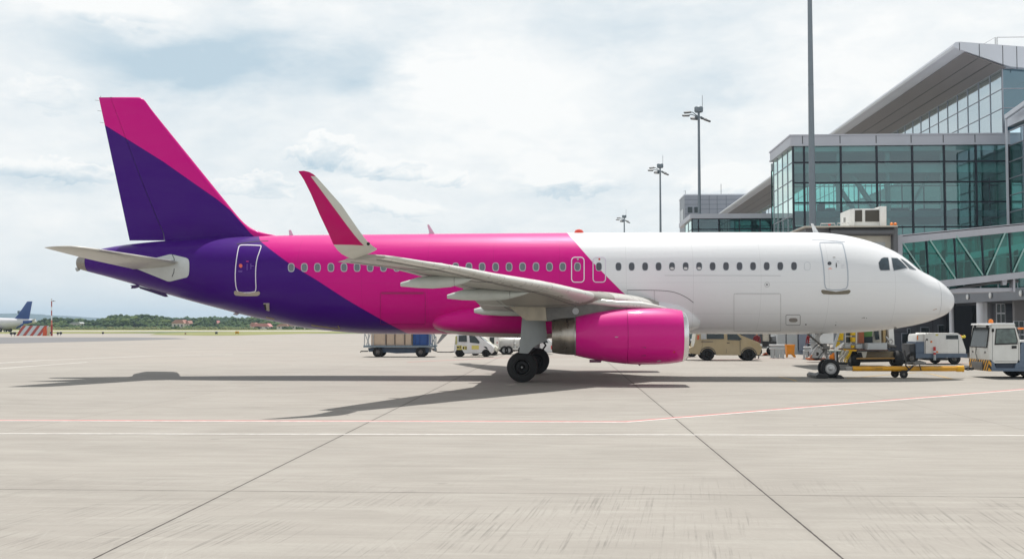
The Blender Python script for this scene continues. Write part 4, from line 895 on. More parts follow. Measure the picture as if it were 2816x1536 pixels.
# -- upper hall with the big roof
YH = 86.2; hx = XatY(2770, YH); hz = zAt(203, YH); YE2 = 224.0
ns = 34; ys_ = [k / ns for k in range(ns + 1)]
def hallz(Y): return hz
f = MB(); zz = [bz - .3, bz + 2.6, bz + 4.5, hz]; zz = [zAt(372, YH) - .6, zAt(309, YH), zAt(257, YH), hz]
facade(term, (hx, YH + 68), (hx, YH), [k / 28 for k in range(29)], zz, G_SKY, M_MULL, .07, .1)
facade(term, (hx, YE2), (hx, YH + 68.4), [k / 12 for k in range(13)], [zz[0], zz[2], hz], G_SKY, M_MULL, .08, .1)
facade(term, (hx, YH), (hx + 16, YH), [0, .12, .3, .5, .75, 1], zz, glassmat('blue_glass', (.2, .42, .52, 1), .2, .015, (.6, .85, 1, 1)), M_MULL, .1, .12)
m = MB(); m.box(hx + 3, hx + 40, YH + 2, YE2, 2, hz - .4); m.build('hall_core', M_INT, term)
m = MB(); m.box(hx, hx + .8, YH + .6, YE2, zAt(372, YH) - .62, zAt(372, YH) - .5); m.box(hx + .05, hx + 1.5, YB + 3, YE2, 0, zAt(372, YH) - .62); m.build('wall_base', M_GREY, term)
ex_ = XatY(2635, YH - .6); et, eb = zAt(129, YH - .6), zAt(146, YH - .6)
pr = [(ex_ + .12, eb + .02), (ex_ + .02, (et + eb) / 2 - .08), (ex_ + .05, (et + eb) / 2 + .1), (ex_ + .2, et - .04), (ex_ + .5, et), (ex_ + 6, et - .5), (ex_ + 14, et - 1.6), (ex_ + 30, et - 5), (ex_ + 30, hz - 6), (hx + 14, hz - 1.4), (hx + .4, hz + .02), (ex_ + 1.0, eb - .28)]
m = MB(); m.prism(pr, YH - .6, YE2); ro = m.build('roof', M_PANL, term, angle=30)
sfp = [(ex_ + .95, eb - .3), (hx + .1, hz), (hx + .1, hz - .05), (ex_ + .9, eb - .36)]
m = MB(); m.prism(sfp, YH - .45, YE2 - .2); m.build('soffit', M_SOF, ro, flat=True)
for k in (.35, .68):
    xa, za = lerp(ex_ + .95, hx, k), lerp(eb - .36, hz - .05, k); m = MB(); m.box(xa - .03, xa + .03, YH - .4, YE2 - .3, za - .012, za + .02); m.build('soffit_joint', darkgrey, ro, flat=True)
for c in (2653, 2708, 2773, 2812):
    xx = XatY(c, YH - .62); m = MB(); m.box(xx - .025, xx + .025, YH - .615, YH - .6, hz - .2 if xx > hx else lerp(eb, hz, (xx - ex_) / (hx - ex_)), et - .08 * (xx - ex_) - .05); m.build('panel_joint', darkgrey, ro, flat=True)
m = MB(); a = U(2737, 121, 92); b = U(2742, 119, 92); zt = zAt(119, 92)
m.tube([(b.x, 92, zt), (b.x + 12, 92, zt)], .04, 6); m.tube([(b.x, 92, et - 1), (b.x, 92, zt)], .05, 6); m.tube([(a.x, 92, et - 1), (a.x, 92, zt), (a.x - 1.5, 93, zt - .8)], .05, 6)
m.build('roof_rail', steel, ro)
# -- ground floor
gz = zAt(790, YF)
m = MB(); m.box(bx0 + 6.5, bx1 + 14, YF + .4, YB + 1, 0, gz + .1); m.build('ground_floor_wall', mat('ground_floor_cladding', lin(96, 98, 106), .55, .1, var=.06, scale=.4), term)
m = MB(); m.box(XatY(2137, 80.5), XatY(2160, 80.5), 80.5, 84.6, 0, 3.2); m.box(XatY(2163, 80.5), XatY(2193, 80.5), 80.5, 84.6, 0, 3.2); m.build('plant_cabinet', mat('cabinet_pale', lin(178, 182, 184), .5, var=.04), term)
m = MB(); m.box(XatY(2195.5, 80.5), XatY(2222, 80.5), 80.4, 84.6, .25, 3.2); m.box(XatY(2193, 80.5), XatY(2222, 80.5), 80.5, 84.6, 0, .24); m.build('plant_cabinet', mat('cabinet_blue_grey', lin(132, 140, 156), .5, var=.04), term)
m = MB(); m.box(bx0 - 4, bx1 + 14, YF - .1, YF + .35, gz - 1.3, gz); m.build('ledge', M_GREY, term)
for c0, c1, y0, y1 in ((2494, 2504, 902, 928), (2530, 2556, 898, 924), (2578, 2597, 892, 922), (2408, 2432, 930, 946), (2435, 2452, 932, 952), (2478, 2500, 915, 960)):
    A, B = U(c0, y0, YF + .38), U(c1, y1, YF + .38); m = MB(); m.box(A.x, B.x, YF + .34, YF + .41, B.z, A.z, .02); wf = m.build('window', M_MULL, term)
    m = MB(); m.box(A.x + .07, B.x - .07, YF + .3, YF + .35, B.z + .07, A.z - .07); m.build('pane', carglass, wf)
for py in (853, 875, 912): 
    m = MB(); zq = zAt(py, YF + .4); m.box(bx0 + 6.6, bx1 + 8, YF + .385, YF + .41, zq - .015, zq + .015); m.build('panel_joint', darkgrey, term, flat=True)
for c in (2450, 2522, 2565, 2640, 2760, 2790):
    m = MB(); xx = XatY(c, YF + .4); m.box(xx - .015, xx + .015, YF + .38, YF + .405, 0, gz - .9); m.build('panel_joint', darkgrey, term, flat=True)
m = MB(); m.box(XatY(2620, 84), XatY(2692, 84), YF - .1, YF + .38, 0, gz - 1.0); m.build('shaded_wall_panel', mat('wall_shade_dark', lin(44, 46, 54), .7), term)  # dark slab paints the shade on the wall below the walkway
m = MB(); m.box(XatY(2688, 84), XatY(2740, 84), YF - .15, YF + .38, 0, gz - 1.0); m.build('black_shade_panel', mat('wall_shade_black', (.006, .006, .007), .9), term)  # near-black slab paints the deeper shade behind the walkway columns

# -- elevated walkway running towards the stand, on columns
at((0, 0, 0)); wk = thing('elevated_walkway', 'grey elevated walkway on round columns below the boarding bridge, right of the airliner nose', 'walkway', (27.5, 74, 0)); at(wk.location)
wx = 27.0; w0, w1 = 61.5, 84.0; zb, zt_ = 3.66, 4.25
m = MB(); m.box(wx, wx + .35, w0, w1, zb, zt_ + .05); m.box(wx + 3.6, wx + 3.95, w0, w1, zb, zt_ + .05); m.build('edge_beam', mat('beam_grey', lin(128, 132, 140), .5, .1, var=.05, scale=1), wk)
m = MB(); m.box(wx + .35, wx + 3.6, w0, w1, zb + .3, zt_); m.build('deck', darkgrey, wk)
facade(wk, (wx + .1, w1), (wx + .1, w0), [k / 8 for k in range(9)], [zt_ + .1, zt_ + .75, zt_ + 2.3], G_BR, M_MULL, .08, .1)
m = MB(); m.box(wx - .1, wx + 4, w0, w1, zt_ + 2.3, zt_ + 2.7); m.build('roof', M_PAN, wk)
m = MB(); m.box(wx + 3.6, wx + 3.7, w0, w1, zt_, zt_ + 2.3); m.build('back_wall', M_DARK, wk)
for xx, yy, r_ in ((27.5, YatX(2701, 27.5), .34), (29.8, YatX(2727, 29.8), .3), (27.6, YatX(2617, 27.6), .16), (30.8, 62.5, .3)):
    m = MB(); m.lathe([(0, r_ * 1.15), (.1, r_ * 1.15), (.1, r_), (zb, r_)], (xx, yy, 0), 'z', 24); m.build('column', M_PANL if r_ != .3 else M_GREY, wk)
for px in (2665, 2728, 2812):
    yy = YatX(px, wx - .02); m = MB(); m.ball((wx - .1, yy, zb + .38), .16, .5, 1, 1.2); m.build('bulkhead_lamp', white, wk)
m = MB(); m.box(wx + 3.2, wx + 9, 72.2, 72.6, 0, zb); wl = m.build('panel_wall', mat('panel_wall', lin(112, 110, 112), .6, var=.04), wk)
for py in (853, 882):
    m = MB(); zq = zAt(py, 72.2); m.box(wx + 3.2, wx + 9, 72.18, 72.21, zq - .012, zq + .012); m.build('panel_joint', darkgrey, wl, flat=True)
A, B = U(2740, 834, 72.1), U(2765, 888, 72.1); 
m = MB(); m.box(A.x, B.x, 72.1, 72.19, B.z, A.z); wf = m.build('window', M_PANL, wk)
for i in range(2):
    for j in range(2):
        w2, h2 = (B.x - A.x) / 2, (A.z - B.z) / 2; m = MB(); m.box(A.x + i * w2 + .04, A.x + (i + 1) * w2 - .04, 72.07, 72.11, B.z + j * h2 + .05, B.z + (j + 1) * h2 - .05); m.build('pane', carglass, wf)
A, B = U(2788, 882, 66.0), U(2830, 938, 66.0); m = MB(); m.box(A.x, B.x, 66.0, 66.1, B.z, A.z); wf = m.build('window', M_PANL, wk)
for i in range(3):
    for j in range(3):
        w2, h2 = (B.x - A.x) / 3, (A.z - B.z) / 3; m = MB(); m.box(A.x + i * w2 + .03, A.x + (i + 1) * w2 - .03, 65.96, 66.01, B.z + j * h2 + .03, B.z + (j + 1) * h2 - .03); m.build('pane', carglass, wf)
m = MB(); m.box(A.x + .1, A.x + 3, 66.1, 66.4, 0, zb); m.build('panel_wall', MATS['panel_wall'], wk)

# -- glazed podium further back and the grey block behind it
at((0, 0, 0)); YP = 105.0; p0x = XatY(1905, YP); p1x = XatY(2190, YP); pzt, pzf = zAt(590, YP), zAt(603, YP)
pod = thing('glazed_podium', 'low glazed terminal wing with a grey parapet left of the main hall', 'building', (p0x, YP, 0)); at(pod.location)
YPb = YatX(1886, p0x)
facade(pod, (p0x, YP), (p1x, YP), [0] + [(XatY(c, YP) - p0x) / (p1x - p0x) for c in (1923, 1979, 2036, 2093, 2150)] + [1], [zAt(q, YP) for q in (760, 700, 660, 632, 604)], G_TEAL, M_MUL, .12, .15)
facade(pod, (p0x, YPb), (p0x, YP), [0, .5, 1], [zAt(q, YP) for q in (760, 700, 660, 632, 604)], G_PALE, M_MULL, .08, .1)
m = MB(); m.box(p0x - .2, p1x, YP - .2, YPb + 4, pzf, pzt); m.build('roof_parapet', M_PAN, pod)
m = MB(); m.box(p0x + .3, p1x, YP + 2.2, YPb, 0, pzf - .1); m.build('inner_wall', mat('inner_wall_teal', lin(60, 88, 90), .7, var=.2, scale=.3, stretch=(1, 1, 6)), pod)
m = MB(); m.box(p0x + 1, p1x, YP + .5, YPb, 0, 5); m.build('lower_wall', M_GREY, pod)
at((0, 0, 0)); YK = 232.0; k0, k1 = XatY(1885, YK), XatY(2080, YK); kz = zAt(539, YK)
blk = thing('office_block', 'grey panelled office block standing behind the low glazed wing', 'building', (k0, YK, 0)); at(blk.location); YKb = YatX(1871, k0)
m = MB(); m.box(k0, k1, YK, YKb, 0, kz); m.build('wall', mat('block_panel', lin(146, 150, 160), .5, .1, var=.05, scale=.3), blk)
m = MB(); m.box(k0 - .1, k1 + .1, YK - .1, YKb + .1, kz, kz + .25); m.build('parapet_cap', M_PANL, blk)
for py in (551, 564, 577, 590): zq = zAt(py, YK); m = MB(); m.box(k0, k1, YK - .03, YK, zq - .03, zq + .03); m.build('panel_joint', darkgrey, blk, flat=True)
for c in (1922, 1953, 1975, 2000): xx = XatY(c, YK); m = MB(); m.box(xx - .03, xx + .03, YK - .034, YK, 4, kz - .05); m.build('panel_joint', darkgrey, blk, flat=True)
for c0, c1 in ((1890, 1905), (1908, 1920)):
    A, B = U(c0, 568, YK), U(c1, 586, YK); m = MB(); m.box(A.x, B.x, YK - .06, YK + .02, B.z, A.z); wf = m.build('window', M_MULL, blk); m = MB(); m.box(A.x + .08, B.x - .08, YK - .08, YK - .05, B.z + .08, A.z - .08); m.build('pane', carglass, wf)
ya, yb = YatX(1874, k0), YatX(1882, k0); m = MB(); m.box(k0 - .06, k0 + .02, yb, ya, zAt(610, YK), zAt(572, YK)); m.build('window', carglass, blk)
m = MB(); m.tube([(XatY(1988, YK), YK + 1, kz), (XatY(1988, YK), YK + 1, kz + 2.6)], .06, 6); m.build('aerial', darkgrey, blk)
m = MB(); m.tube([(k0 + .3, YK + 1, kz + .2), (k0 + .3, YK + 1, kz + 1.2), (k0 - .1, YK + 1, kz + 1.0)], .05, 6); m.build('aerial', darkgrey, blk)
at((0, 0, 0))

# ================================================================== LIGHT MASTS
M_MAST = mat('galvanised_steel', lin(122, 132, 140), .5, .35, var=.08, scale=1.5); M_LENS = mat('lamp_lens', lin(220, 205, 170), .3)
def mast(x, y, H_, r0, r1, lab):
    t = thing('light_mast', lab, 'light mast', (x, y, 0), 0, 'row of floodlight masts')
    m = MB(); m.lathe([(0, r0 * 1.6), (.05, r0 * 1.6), (.06, r0), (H_, r1)], (0, 0, 0), 'z', 16); m.build('pole', M_MAST, t)
    for k in range(1, int(H_ / 9)):
        m = MB(); rr_ = lerp(r0, r1, k * 9 / H_) + .012; m.lathe([(k * 9, rr_), (k * 9 + .06, rr_)], (0, 0, 0), 'z', 16); m.build('pole_collar', M_MAST, t)
    m = MB(); m.lathe([(H_ - .1, .001), (H_ - .05, .44), (H_ + .08, .5), (H_ + .5, .5), (H_ + .58, .42), (H_ + .59, .001)], (0, 0, 0), 'z', 20); m.build('head_drum', M_MAST, t)
    m = MB(); m.tube([(.42, 0, H_ + .4), (.42, 0, H_ + 1.9)], .03, 5); m.build('aerial', midgrey, t)
    for dx_, dy_, dz_, tl in ((-1.75, .2, -.05, .1), (-2.1, -.5, -.7, 0), (-.85, -.8, -1.3, -.1), (1.25, -.5, -1.5, -.35), (.9, .8, -1.0, -.3), (-.6, 1.0, -.8, .1)) if H_ > 3 else ((-2.1, .2, -.05, .1), (-2.6, -.5, -.7, 0), (-1.0, -.8, -1.5, -.1), (1.4, -.5, -1.7, -.35), (1.0, .8, -1.1, -.3), (-.6, 1.2, -.9, .1)):
        m = MB(); m.tube([(0, 0, H_ - .6), (dx_ * .4, dy_ * .45, H_ + dz_ * .5), (dx_ * .72, dy_ * .72, H_ + dz_ * .72)], .055, 6); a_ = m.build('arm', M_MAST, t)
        m = MB(); Mx = Matrix.Translation((dx_ * .72, dy_ * .72, H_ + dz_ * .72)) @ Matrix.Rotation(-tl, 4, 'Y') @ Matrix.Rotation(.35, 4, 'X')
        m.box(-.42, .42, -.25, .25, -.07, .1, .05, Mx); fl_ = m.build('floodlight', darkgrey, t)
        m = MB(); m.box(-.34, .34, -.2, .2, -.09, -.07, 0, Mx); m.build('lens', M_LENS, fl_)
for px, Y, topy, r0, r1, lab in ((2238, 70, None, .27, .12, 'tall grey light mast close behind the airliner, its top cut off by the picture'), (1926, 121, 297, .24, .13, 'grey floodlight mast rising in front of the low glazed wing'),
                                 (1818, 164, 452, .24, .12, 'middle floodlight mast standing clear against the sky'), (1718, 240, 592, .24, .13, 'farthest and smallest floodlight mast above the white fuselage')):
    mast(XatY(px, Y), Y, (zAt(topy, Y) - .6) if topy else 29, r0 * (1.0 if topy else 1), r1, lab)
# ================================================================== BOARDING BRIDGE
def pp(pts, Y): return [(U(x, y, Y).x, U(x, y, Y).z) for x, y in pts]
def slab(name, pts, Y0, Y1, ma, par, bev=0, label=None):
    m = MB(); m.prism(pp(pts, Y0), Y0, Y1, bev=bev); return m.build(name, ma, par, label=label)
def rod(name, pts, Y, r, ma, par, seg=8):
    m = MB(); m.tube([U(x, y, Y if not isinstance(Y, (list, tuple)) else Y[i]) for i, (x, y) in enumerate(pts)], r, seg); return m.build(name, ma, par)
YB0, YB1 = 56.2, 59.0
br = thing('boarding_bridge', 'glass sided passenger boarding bridge whose cab waits behind the airliner nose', 'boarding bridge', (XatY(2400, 57), 57, 0)); at(br.location)
M_BG = mat('bridge_grey', lin(176, 178, 187), .45, .08, var=.05, scale=1, dirt=.15); M_CAB = mat('cab_grey', lin(96, 98, 102), .55, var=.08, scale=1); M_CREAM = mat('cab_cream', lin(196, 192, 180), .5, var=.05, scale=1, dirt=.2)
for Y in (YB0, YB1):
    slab('top_beam', [(2481, 648), (3000, 597), (3000, 617), (2481, 669)], Y, Y + .25, M_BG, br)
    slab('bottom_beam', [(2481, 782), (3000, 727), (3000, 743), (2481, 802)], Y, Y + .25, M_BG, br)
    k_ = [2549, 2626, 2701, 2777, 2852]
    for x in k_: rod('post', [(x - 2.5, 662 - (x - 2481) * .1), (x + 5, 784 - (x - 2481) * .104)], Y + .12, .06, M_MUL, br, 4)
    xs_ = [2481] + k_
    for i in range(5):
        a, b = xs_[i], xs_[i + 1]; ta = lambda x: 668 - (x - 2481) * .1; ba = lambda x: 781 - (x - 2481) * .104
        m = MB(); m.quad([U(a + 1, ta(a), Y + .12), U(b - 3, ta(b), Y + .12), U(b + 4, ba(b), Y + .12), U(a + 1, ba(a), Y + .12)]); m.build('glass_pane', G_BR, br, flat=True)
for p in (((2482, 667), (2540, 752)), ((2556, 658), (2628, 766)), ((2630, 648), (2703, 756)), ((2764, 640), (2713, 756)), ((2816, 684), (2787, 748))):
    rod('diagonal_rod', p, YB0 + .02, .04, mat('rod_pale', lin(150, 186, 182), .4), br, 6)
slab('end_post', [(2470, 646), (2482, 647), (2482, 802), (2470, 803)], YB0 - .05, YB1 + .3, M_BG, br)
m = MB(); A = [U(2470, 646, YB0), U(3000, 595, YB0), U(3000, 600, YB0), U(2470, 651, YB0)]; m.loft([[p for p in A], [p + Vector((0, 3.05, 0)) for p in A]]); m.build('roof', M_BG, br)
m = MB(); A = [U(2470, 784, YB0), U(3000, 729, YB0), U(3000, 736, YB0), U(2470, 791, YB0)]; m.loft([[p + Vector((0, .26, 0)) for p in A], [p + Vector((0, 2.8, 0)) for p in A]]); m.build('floor', M_DARK, br)
for a, b in ((2500, 2512), (2530, 2545), (2590, 2600), (2655, 2668), (2720, 2735), (2790, 2800)):
    slab('interior_panel', [(a, 690), (b, 686), (b, 764), (a, 768)], YB1 - .4, YB1 - .3, M_DARK, br)
slab('handrail', [(2484, 735), (2900, 690), (2900, 693), (2484, 738)], YB1 - .6, YB1 - .55, M_BG, br)
# under-tunnel bracket work
slab('lower_frame', [(2613, 795), (2640, 792), (2790, 791), (2790, 800), (2606, 806)], YB0 + .3, YB1 - .3, M_BG, br)
rod('drive_arm', [(2600, 810), (2650, 790), (2720, 778), (2800, 772)], YB0 + .5, .09, M_CAB, br)
slab('bracket', [(2756, 770), (2770, 768), (2768, 783), (2758, 784)], YB0 + .2, YB0 + .5, M_BG, br)
slab('hanger', [(2786, 760), (2792, 760), (2792, 802), (2786, 802)], YB0 + .2, YB0 + .7, M_BG, br)
# cab
slab('cab_roof', [(2212, 621), (2469, 619.5), (2469, 623), (2212, 624.5)], 54.6, 59.6, M_CREAM, br)
slab('cab_fascia', [(2283, 624), (2458, 623), (2458, 630), (2283, 631)], 54.9, 59.4, blackm, br)
rod('canopy_roll', [(2284, 638), (2456, 638)], 54.9, .14, M_CAB, br, 14)
slab('cab_side', [(2216, 624), (2282, 624), (2282, 700), (2216, 700)], 55.2, 59.3, M_CAB, br)
slab('cab_wall', [(2284, 640), (2456, 640), (2456, 800), (2284, 800)], 55.4, 59.2, M_CREAM, br)
slab('cab_frame', [(2300, 645), (2448, 645), (2448, 648), (2300, 648)], 55.3, 55.39, M_CAB, br)
slab('cab_door', [(2400, 666), (2434, 666), (2434, 740), (2400, 740)], 55.32, 55.38, lightgrey, br)
slab('cab_post', [(2457, 623), (2469, 622), (2469, 805), (2457, 805)], 54.95, 56.0, M_CAB, br)
slab('cab_underside', [(2216, 800), (2475, 800), (2475, 812), (2216, 812)], 55.0, 59.4, M_CAB, br)
# roof equipment
ac = slab('air_conditioner', [(2346, 574), (2424, 573), (2424, 620), (2346, 620)], 56.0, 57.6, gsewhite, br, bev=.03)
slab('end_panel', [(2338, 575), (2350, 574), (2350, 620), (2338, 620)], 55.8, 57.8, gsewhite, ac, bev=.02)
slab('end_panel', [(2420, 567), (2438, 567), (2438, 620), (2420, 620)], 55.8, 57.8, gsewhite, ac, bev=.02)
for a, b in ((2352, 2371), (2380, 2418)): slab('grille', [(a, 578), (b, 577), (b, 609), (a, 609)], 55.95, 55.99, mat('grille_brown', lin(74, 70, 64), .7, var=.1), ac)
slab('junction_box', [(2317, 611), (2327, 611), (2327, 620), (2317, 620)], 55.5, 55.8, gsewhite, br); rod('aerial', [(2321, 611), (2321, 598)], 55.6, .02, darkgrey, br); rod('aerial', [(2324, 611), (2324, 598)], 55.6, .02, darkgrey, br)
for x in (2452, 2462): m = MB(); m.ball(U(x, 616, 55.3), .09); m.build('warning_lamp', orange, br)
m = MB(); m.ball(U(2281, 617, 55.3), .07); m.build('warning_lamp', red, br)
rod('roof_rail', [(2256, 620), (2257, 615), (2295, 614), (2297, 620)], 55.0, .02, steel, br); rod('roof_rail', [(2302, 620), (2303, 614), (2334, 613), (2336, 620)], 55.0, .02, steel, br)
# drive bogie and lift columns
bg = slab('drive_bogie', [(2335, 966), (2462, 966), (2458, 986), (2340, 988)], 55.6, 56.8, mat('bogie_frame', lin(120, 108, 84), .6, var=.2, dirt=.5), br)
for x in (2346, 2463): wheel(bg, (XatY(x, 55.9), 55.75, .42), .42, .46, .45, lightgrey, axis='x', name='tyre'); wheel(bg, (XatY(x, 57.0), 57.2, .42), .42, .46, .45, lightgrey, axis='x', name='tyre')
slab('axle_beam', [(2357, 986), (2452, 984), (2452, 994), (2357, 996)], 55.7, 56.6, blackm, bg)
slab('deck_plate', [(2318, 958.5), (2442, 961), (2442, 964), (2318, 962)], 55.2, 57.8, mat('rusty_brown', lin(110, 74, 56), .7, var=.2), br)
slab('yellow_beam', [(2318, 959), (2356, 961), (2355, 965), (2326, 965)], 55.0, 55.19, yellow, br)
slab('running_board', [(2356, 983), (2460, 983), (2460, 986), (2356, 987)], 55.25, 55.55, mat('board_ochre', lin(170, 130, 70), .6, var=.1), br)
slab('motor_cover', [(2358, 966), (2385, 966), (2380, 984), (2366, 984)], 55.3, 55.5, M_CREAM, br); slab('motor_grille', [(2360, 968), (2369, 968), (2373, 982), (2364, 982)], 55.22, 55.29, black, br)
slab('control_cabinet', [(2386, 943), (2440, 942), (2440, 961), (2386, 961)], 54.9, 56.0, mat('cabinet_pale', lin(178, 182, 184), .5), br, bev=.02)
slab('equipment_box', [(2323, 945), (2340, 945), (2340, 957), (2323, 957)], 55.3, 56.0, lightgrey, br, bev=.02); slab('equipment_box', [(2353, 946), (2372, 946), (2372, 958), (2353, 958)], 55.3, 56.0, lightgrey, br, bev=.02)
slab('ladder_panel', [(2325, 905), (2340, 905), (2340, 943), (2325, 943)], 55.6, 55.7, gsewhite, br); slab('ladder_window', [(2327, 926), (2339, 926), (2339, 941), (2327, 941)], 55.55, 55.59, carglass, br); slab('ladder_window', [(2327, 912), (2339, 912), (2339, 922), (2327, 922)], 55.55, 55.59, carglass, br)
M_YB = mat('yellow_fabric', lin(214, 176, 30), .8, var=.25, scale=14, bump=.4, bscale=18)
for x0, x1, y0, y1 in ((2307, 2321, 914, 936), (2300, 2311, 938, 954), (2342, 2354, 913, 922), (2342, 2354, 926, 940), (2341, 2351, 948, 957)):
    slab('hose_bag', [(x0, y0), (x1, y0 + 1), (x1 - 1, y1), (x0 + 1, y1)], 55.2, 55.7, M_YB, br, bev=.06)
slab('stair_frame', [(2340, 905), (2342, 905), (2342, 944), (2340, 944)], 55.4, 55.6, gsewhite, br); slab('stair_frame', [(2355, 905), (2357, 905), (2357, 944), (2355, 944)], 55.4, 55.6, gsewhite, br)
slab('brown_locker', [(2362, 905), (2376, 905), (2376, 943), (2362, 943)], 55.6, 56.2, mat('locker_rust', lin(150, 84, 50), .6, var=.15), br)
slab('green_cover', [(2376, 905), (2400, 905), (2398, 925), (2376, 926)], 55.9, 56.3, mat('green_tarp', lin(86, 130, 66), .7, var=.15), br, bev=.02); slab('locker', [(2376, 926), (2400, 925), (2400, 943), (2376, 943)], 55.9, 56.3, M_DARK, br)
slab('lift_column', [(2398, 808), (2420, 808), (2424, 942), (2402, 942)], 56.2, 57.0, M_CREAM, br); slab('column_window', [(2404, 910), (2416, 909), (2419, 932), (2409, 933)], 56.1, 56.19, carglass, br)
slab('lift_column', [(2424, 808), (2436, 808), (2436, 942), (2430, 942)], 56.25, 57.0, mat('column_sand', lin(196, 170, 120), .5), br)
slab('lift_column', [(2437, 808), (2452, 808), (2460, 950), (2446, 944)], 56.0, 56.9, gsewhite, br)
rod('cable_loop', [(2436, 925), (2444, 935), (2452, 932), (2456, 938), (2450, 950), (2444, 955)], 55.4, .05, steel, br); rod('cable_loop', [(2436, 940), (2446, 950), (2464, 952)], 55.3, .07, darksteel, br)
# conveyor-like stairs with hoses slanting down to the left
slab('stair_stringer', [(2290, 955), (2304, 916), (2309, 916), (2296, 957)], 55.0, 55.15, lightgrey, br); slab('stair_stringer', [(2293, 960), (2320, 940), (2322, 944), (2298, 965)], 54.9, 55.0, gsewhite, br)
random.seed(5)
for k in range(9):
    x = 2300 + k * 3.4 + random.uniform(-1, 1); c = random.choice([M_YB, M_CREAM, mat('hose_olive', lin(150, 140, 70), .6), M_CREAM])
    rod('hose', [(x + 16, 962), (x + 10 + random.uniform(-2, 2), 975), (x + random.uniform(-3, 3), 990), (x + random.uniform(2, 6), 998)], 55.0 + random.uniform(-.15, .15), .035, c, br, 6)
slab('hose_tray', [(2305, 996), (2332, 996), (2330, 1003), (2308, 1002)], 54.8, 55.4, blackm, br)
m = MB(); m.ball(U(2288, 981, 54.9), .16, 1, .7, .9, 2, .15); m.ball(U(2294, 975, 54.9), .12, 1, .7, .9, 2, .15); m.ball(U(2293, 986, 54.95), .1, 1, .7, 1, 2, .15); m.build('coupling_bundle', mat('orange_fabric', lin(226, 128, 30), .7, var=.3, scale=12), br)
rod('support_leg', [(2297, 966), (2299, 995)], 54.8, .05, lightgrey, br); rod('support_leg', [(2302, 966), (2302, 1000)], 54.8, .06, blackm, br)
at((0, 0, 0))
# ================================================================== GROUND VEHICLES AND EQUIPMENT
def arc(cx, c_y, r, a0=180, a1=0, n=9): return [(cx + r * math.cos(R(a0 + (a1 - a0) * k / n)), c_y - r * math.sin(R(a0 + (a1 - a0) * k / n))) for k in range(n + 1)]
def hull(name, pts, Y, wd, belt, k, ma, par, bev=.05):
    m = MB(); P = pp(pts, Y); m.prism(P, Y, Y + wd, bev=bev, seg=3); ym = Y + wd / 2
    for v in m.bm.verts:
        if v.co.z > belt: v.co.y = ym + (v.co.y - ym) * (1 - k * (v.co.z - belt))
    return m.build(name, ma, par, angle=40)
def sidewin(name, pts, Y, wd, belt, k, ma, par, o=.012, both=True):
    ym = Y + wd / 2; out = None
    for s_ in ((-1, 1) if both else (-1,)):
        m = MB(); P = pp(pts, Y); m.prism(P, ym + s_ * (wd / 2 + o), ym + s_ * (wd / 2 - .03))
        for v in m.bm.verts:
            if v.co.z > belt: v.co.y = ym + (v.co.y - ym) * (1 - k * (v.co.z - belt))
        out = m.build(name, ma, par)
    return out
def car(name, label, cat, Y, wd, body, wheels, wr, wins, belt_y, k, paint, group=None, gy=None, extras=()):
    cx = sum(p[0] for p in body) / len(body); root_ = thing(name, label, cat, (XatY(cx, Y), Y + wd / 2, 0), 0, group); at(root_.location)
    belt = U(1408, belt_y, Y).z; b = hull('body', body, Y, wd, belt, k, paint, root_)
    for w_ in wins: sidewin('side_window', w_, Y, wd, belt, k, carglass, root_)
    for wx_ in wheels:
        x = XatY(wx_, Y)
        for yy in (Y + .12, Y + wd - .12): wheel(root_, (x, yy, wr), wr, .22, .5, MATS['hub_dark'])
    return root_
M_BEIGE = mat('beige_van_paint', lin(168, 152, 118), .38, coat=.4, var=.04, scale=1.5, dirt=.25)
Y = 65.0
van = car('parked_van', 'beige window van with black wheels parked under the white fuselage, facing right', 'van', Y, 1.85,
    [(1899, 972), (1926, 973)] + arc(1946.5, 975, 21) + [(1968, 974), (2037, 974)] + arc(2059, 976, 21) + [(2082, 976), (2090, 975), (2094, 962), (2096, 953), (2093, 945), (2085, 940), (2062, 931), (2040, 922), (2028, 915), (2016, 906), (2004, 902), (1980, 901), (1930, 902), (1918, 905), (1913.5, 920), (1911, 940), (1909, 954), (1892, 955), (1892, 963)],
    (1946.5, 2059), .4, [[(1944, 909), (1991, 909), (1991, 931.5), (1944, 931.5)], [(2000, 909), (2014, 909), (2026, 917), (2040, 932), (2034, 935), (2001, 934)]], 935, .18, M_BEIGE)
sidewin('side_panel', [(1928, 909), (1943, 909), (1943, 932), (1928, 932)], Y, 1.85, U(1408, 935, Y).z, .18, lightgrey, van)
sidewin('door_handle', [(1999, 941), (2006, 941), (2006, 943), (1999, 943)], Y, 1.85, 9, 0, blackm, van, .03); sidewin('sliding_rail', [(1928, 938), (1961, 938), (1961, 939.5), (1928, 939.5)], Y, 1.85, 9, 0, darkgrey, van, .01)
sidewin('tail_light', [(1918, 921), (1923, 921), (1922, 933), (1917, 933)], Y, 1.85, 9, 0, mat('tail_light_orange', lin(200, 84, 50), .3), van, .006)
sidewin('wheel_arch', [(p[0], p[1]) for p in arc(1946.5, 975, 22.5)] + arc(1946.5, 975, 20.5, 0, 180), Y, 1.85, 9, 0, darkgrey, van, .015); sidewin('wheel_arch', arc(2059, 976, 22.5) + arc(2059, 976, 20.5, 0, 180), Y, 1.85, 9, 0, darkgrey, van, .015)
sidewin('door_seam', [(1997.2, 910), (1998, 910), (1998, 970), (1997.2, 970)], Y, 1.85, U(1408, 935, Y).z, .18, darkgrey, van, .006); sidewin('door_seam', [(2035, 936), (2035.8, 936), (2035.8, 970), (2035, 970)], Y, 1.85, 9, 0, darkgrey, van, .006)
slab('bumper', [(1890, 955), (1915, 955), (1917, 965), (1900, 971), (1893, 965)], Y + .05, Y + 1.8, M_CREAM, van, bev=.03)
